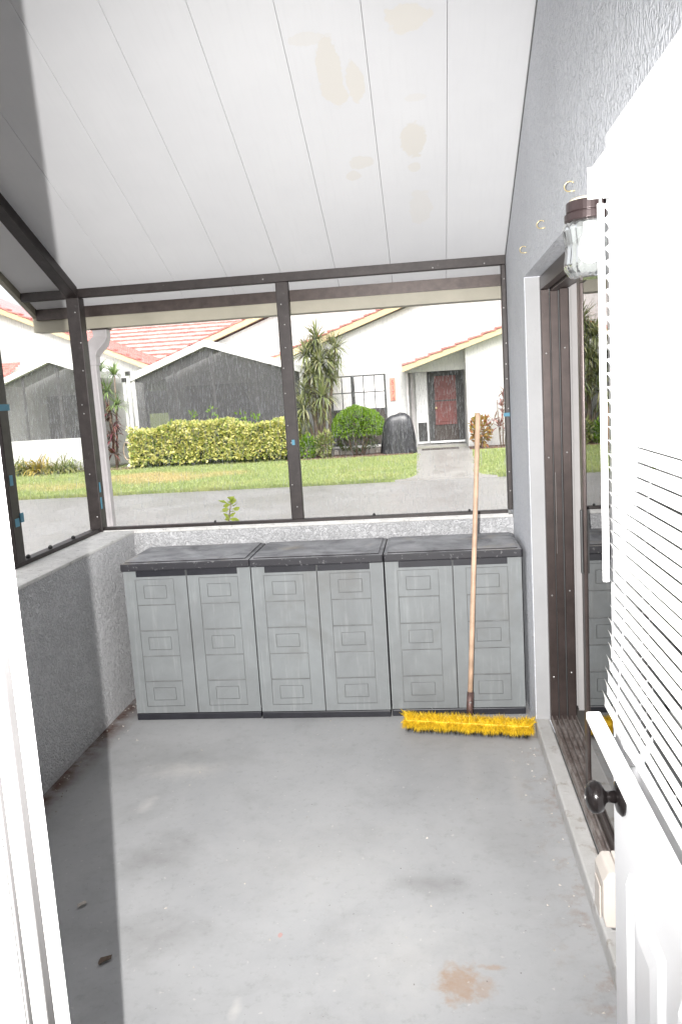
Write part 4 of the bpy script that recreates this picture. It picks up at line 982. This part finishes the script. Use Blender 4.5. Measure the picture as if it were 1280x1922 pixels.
# planting bed with stone edging
struct(MB().prism([(-4.0, 22.0), (-.5, 22.25), (-.5, 24.19), (-4.0, 24.19)], 'z', G - .1, G + .05).build('planting_bed', 'mulch'))
struct(MB().prism([(1.07, 22.75), (3.2, 22.85), (3.2, 23.69), (1.07, 23.69)], 'z', G - .1, G + .05).build('planting_bed', 'mulch'))
struct(MB().prism([(-12.6, 21.75), (-8.5, 22.1), (-8.5, 22.9), (-12.6, 22.54)], 'z', G - .1, G + .045).build('planting_bed', 'mulch'))
ORD = ['leftmost', 'second', 'third', 'fourth', 'fifth', 'sixth', 'seventh', 'eighth', 'ninth', 'tenth', 'rightmost']
for k in range(11):
    x = -2.95 + k * .17; 
    if abs(x + 2.05) < .05: continue
    o = B(x, x + .15, 23.0 + .02 * (k % 3), 23.1 + .02 * (k % 2), G + .05, G + .17 + .015 * (k % 3)).build('edging_stone', 'stone_edge', None, .012)
    tag(o, 'pale edging stone beneath the gridded window, ' + (ORD[k] + ' from the left' if 0 < k < 10 else ORD[k] + ' of the row'), 'stone', 'edging stones beneath the window')
# weed outside the screen
wd = thing('weed', 'bright yellow green weed growing just outside the front screen', 'weed', (-1.31, 4.95, G))
m = MB()
stem(wd, [(-1.31, 4.95, G), (-1.29, 4.97, .5), (-1.30, 4.97, .95), (-1.275, 4.97, 1.07)], .006, .003, 'stem')
for k in range(46):
    z = .78 + .30 * rp.random(); a = rp.uniform(0, 6.28); add_leaf(m, Vector((-1.29 + rp.gauss(0, .012), 4.97, z)), Vector((math.cos(a), math.sin(a), rp.uniform(-.2, .7))), rp.uniform(.04, .075), .015)
m.build('leaves', 'weed_leaf', wd)

# ------------------------------------------------------------------ lawn blades
m = MB(); rg = random.Random(5)
for k in range(52000):
    y = 15.95 + 7.6 * rg.random() ** 1.35; x = rg.uniform(-13.5, 3.2)
    j = rg.gauss(0, .06)
    if -.36 + j - .35 * max(0, 16.6 - y) < x < .90 + j + (y - 15.9) * .032 + .35 * max(0, 16.6 - y): continue
    if y > 22.05 and x > -4.0: continue
    h = rg.uniform(.03, .075); a = rg.uniform(0, 3.14); w = .008; dx, dy = math.cos(a) * w, math.sin(a) * w; i = len(m.v)
    m.v += [(x - dx, y - dy, G + .028), (x + dx, y + dy, G + .028), (x + rg.uniform(-.03, .03), y + rg.uniform(-.03, .03), G + .03 + h)]; m.f.append((i, i + 1, i + 2))
for k in range(5000):
    x = rg.uniform(-13.5, 3.2)
    if -.78 < x < 1.28: continue
    y = 15.93 + .05 * math.sin(x * 2.1) * math.sin(x * .7) + rg.gauss(0, .035); h = rg.uniform(.02, .07); w = .009; i = len(m.v)
    m.v += [(x - w, y, G + .004), (x + w, y, G + .004), (x + rg.uniform(-.03, .03), y - rg.uniform(0, .05), G + .02 + h)]; m.f.append((i, i + 1, i + 2))
o = m.build('lawn_grass', 'grass_blade', None, kind='stuff'); o['label'] = 'short green lawn grass across the road'; o['category'] = 'grass'
# ------------------------------------------------------------------ rain
m = MB(); rr = random.Random(9)
for k in range(42000):
    y = rr.uniform(6.0, 22.0); x = rr.uniform(-.60, .16) * y + rr.uniform(-.5, .5); z = rr.uniform(G, 1.7 + .22 * y)
    L = rr.uniform(.03, .10); w = rr.uniform(.0008, .0016); s_ = .05 * L; i = len(m.v)
    m.v += [(x - w, y, z), (x + w, y, z), (x, y + w, z), (x + s_, y, z + L)]; m.f += [(i, i + 1, i + 3), (i + 1, i + 2, i + 3), (i + 2, i, i + 3), (i, i + 2, i + 1)]
o = m.build('rain', 'rain_water', None, kind='stuff'); o['label'] = 'falling raindrops over the road and lawn'; o['category'] = 'rain'
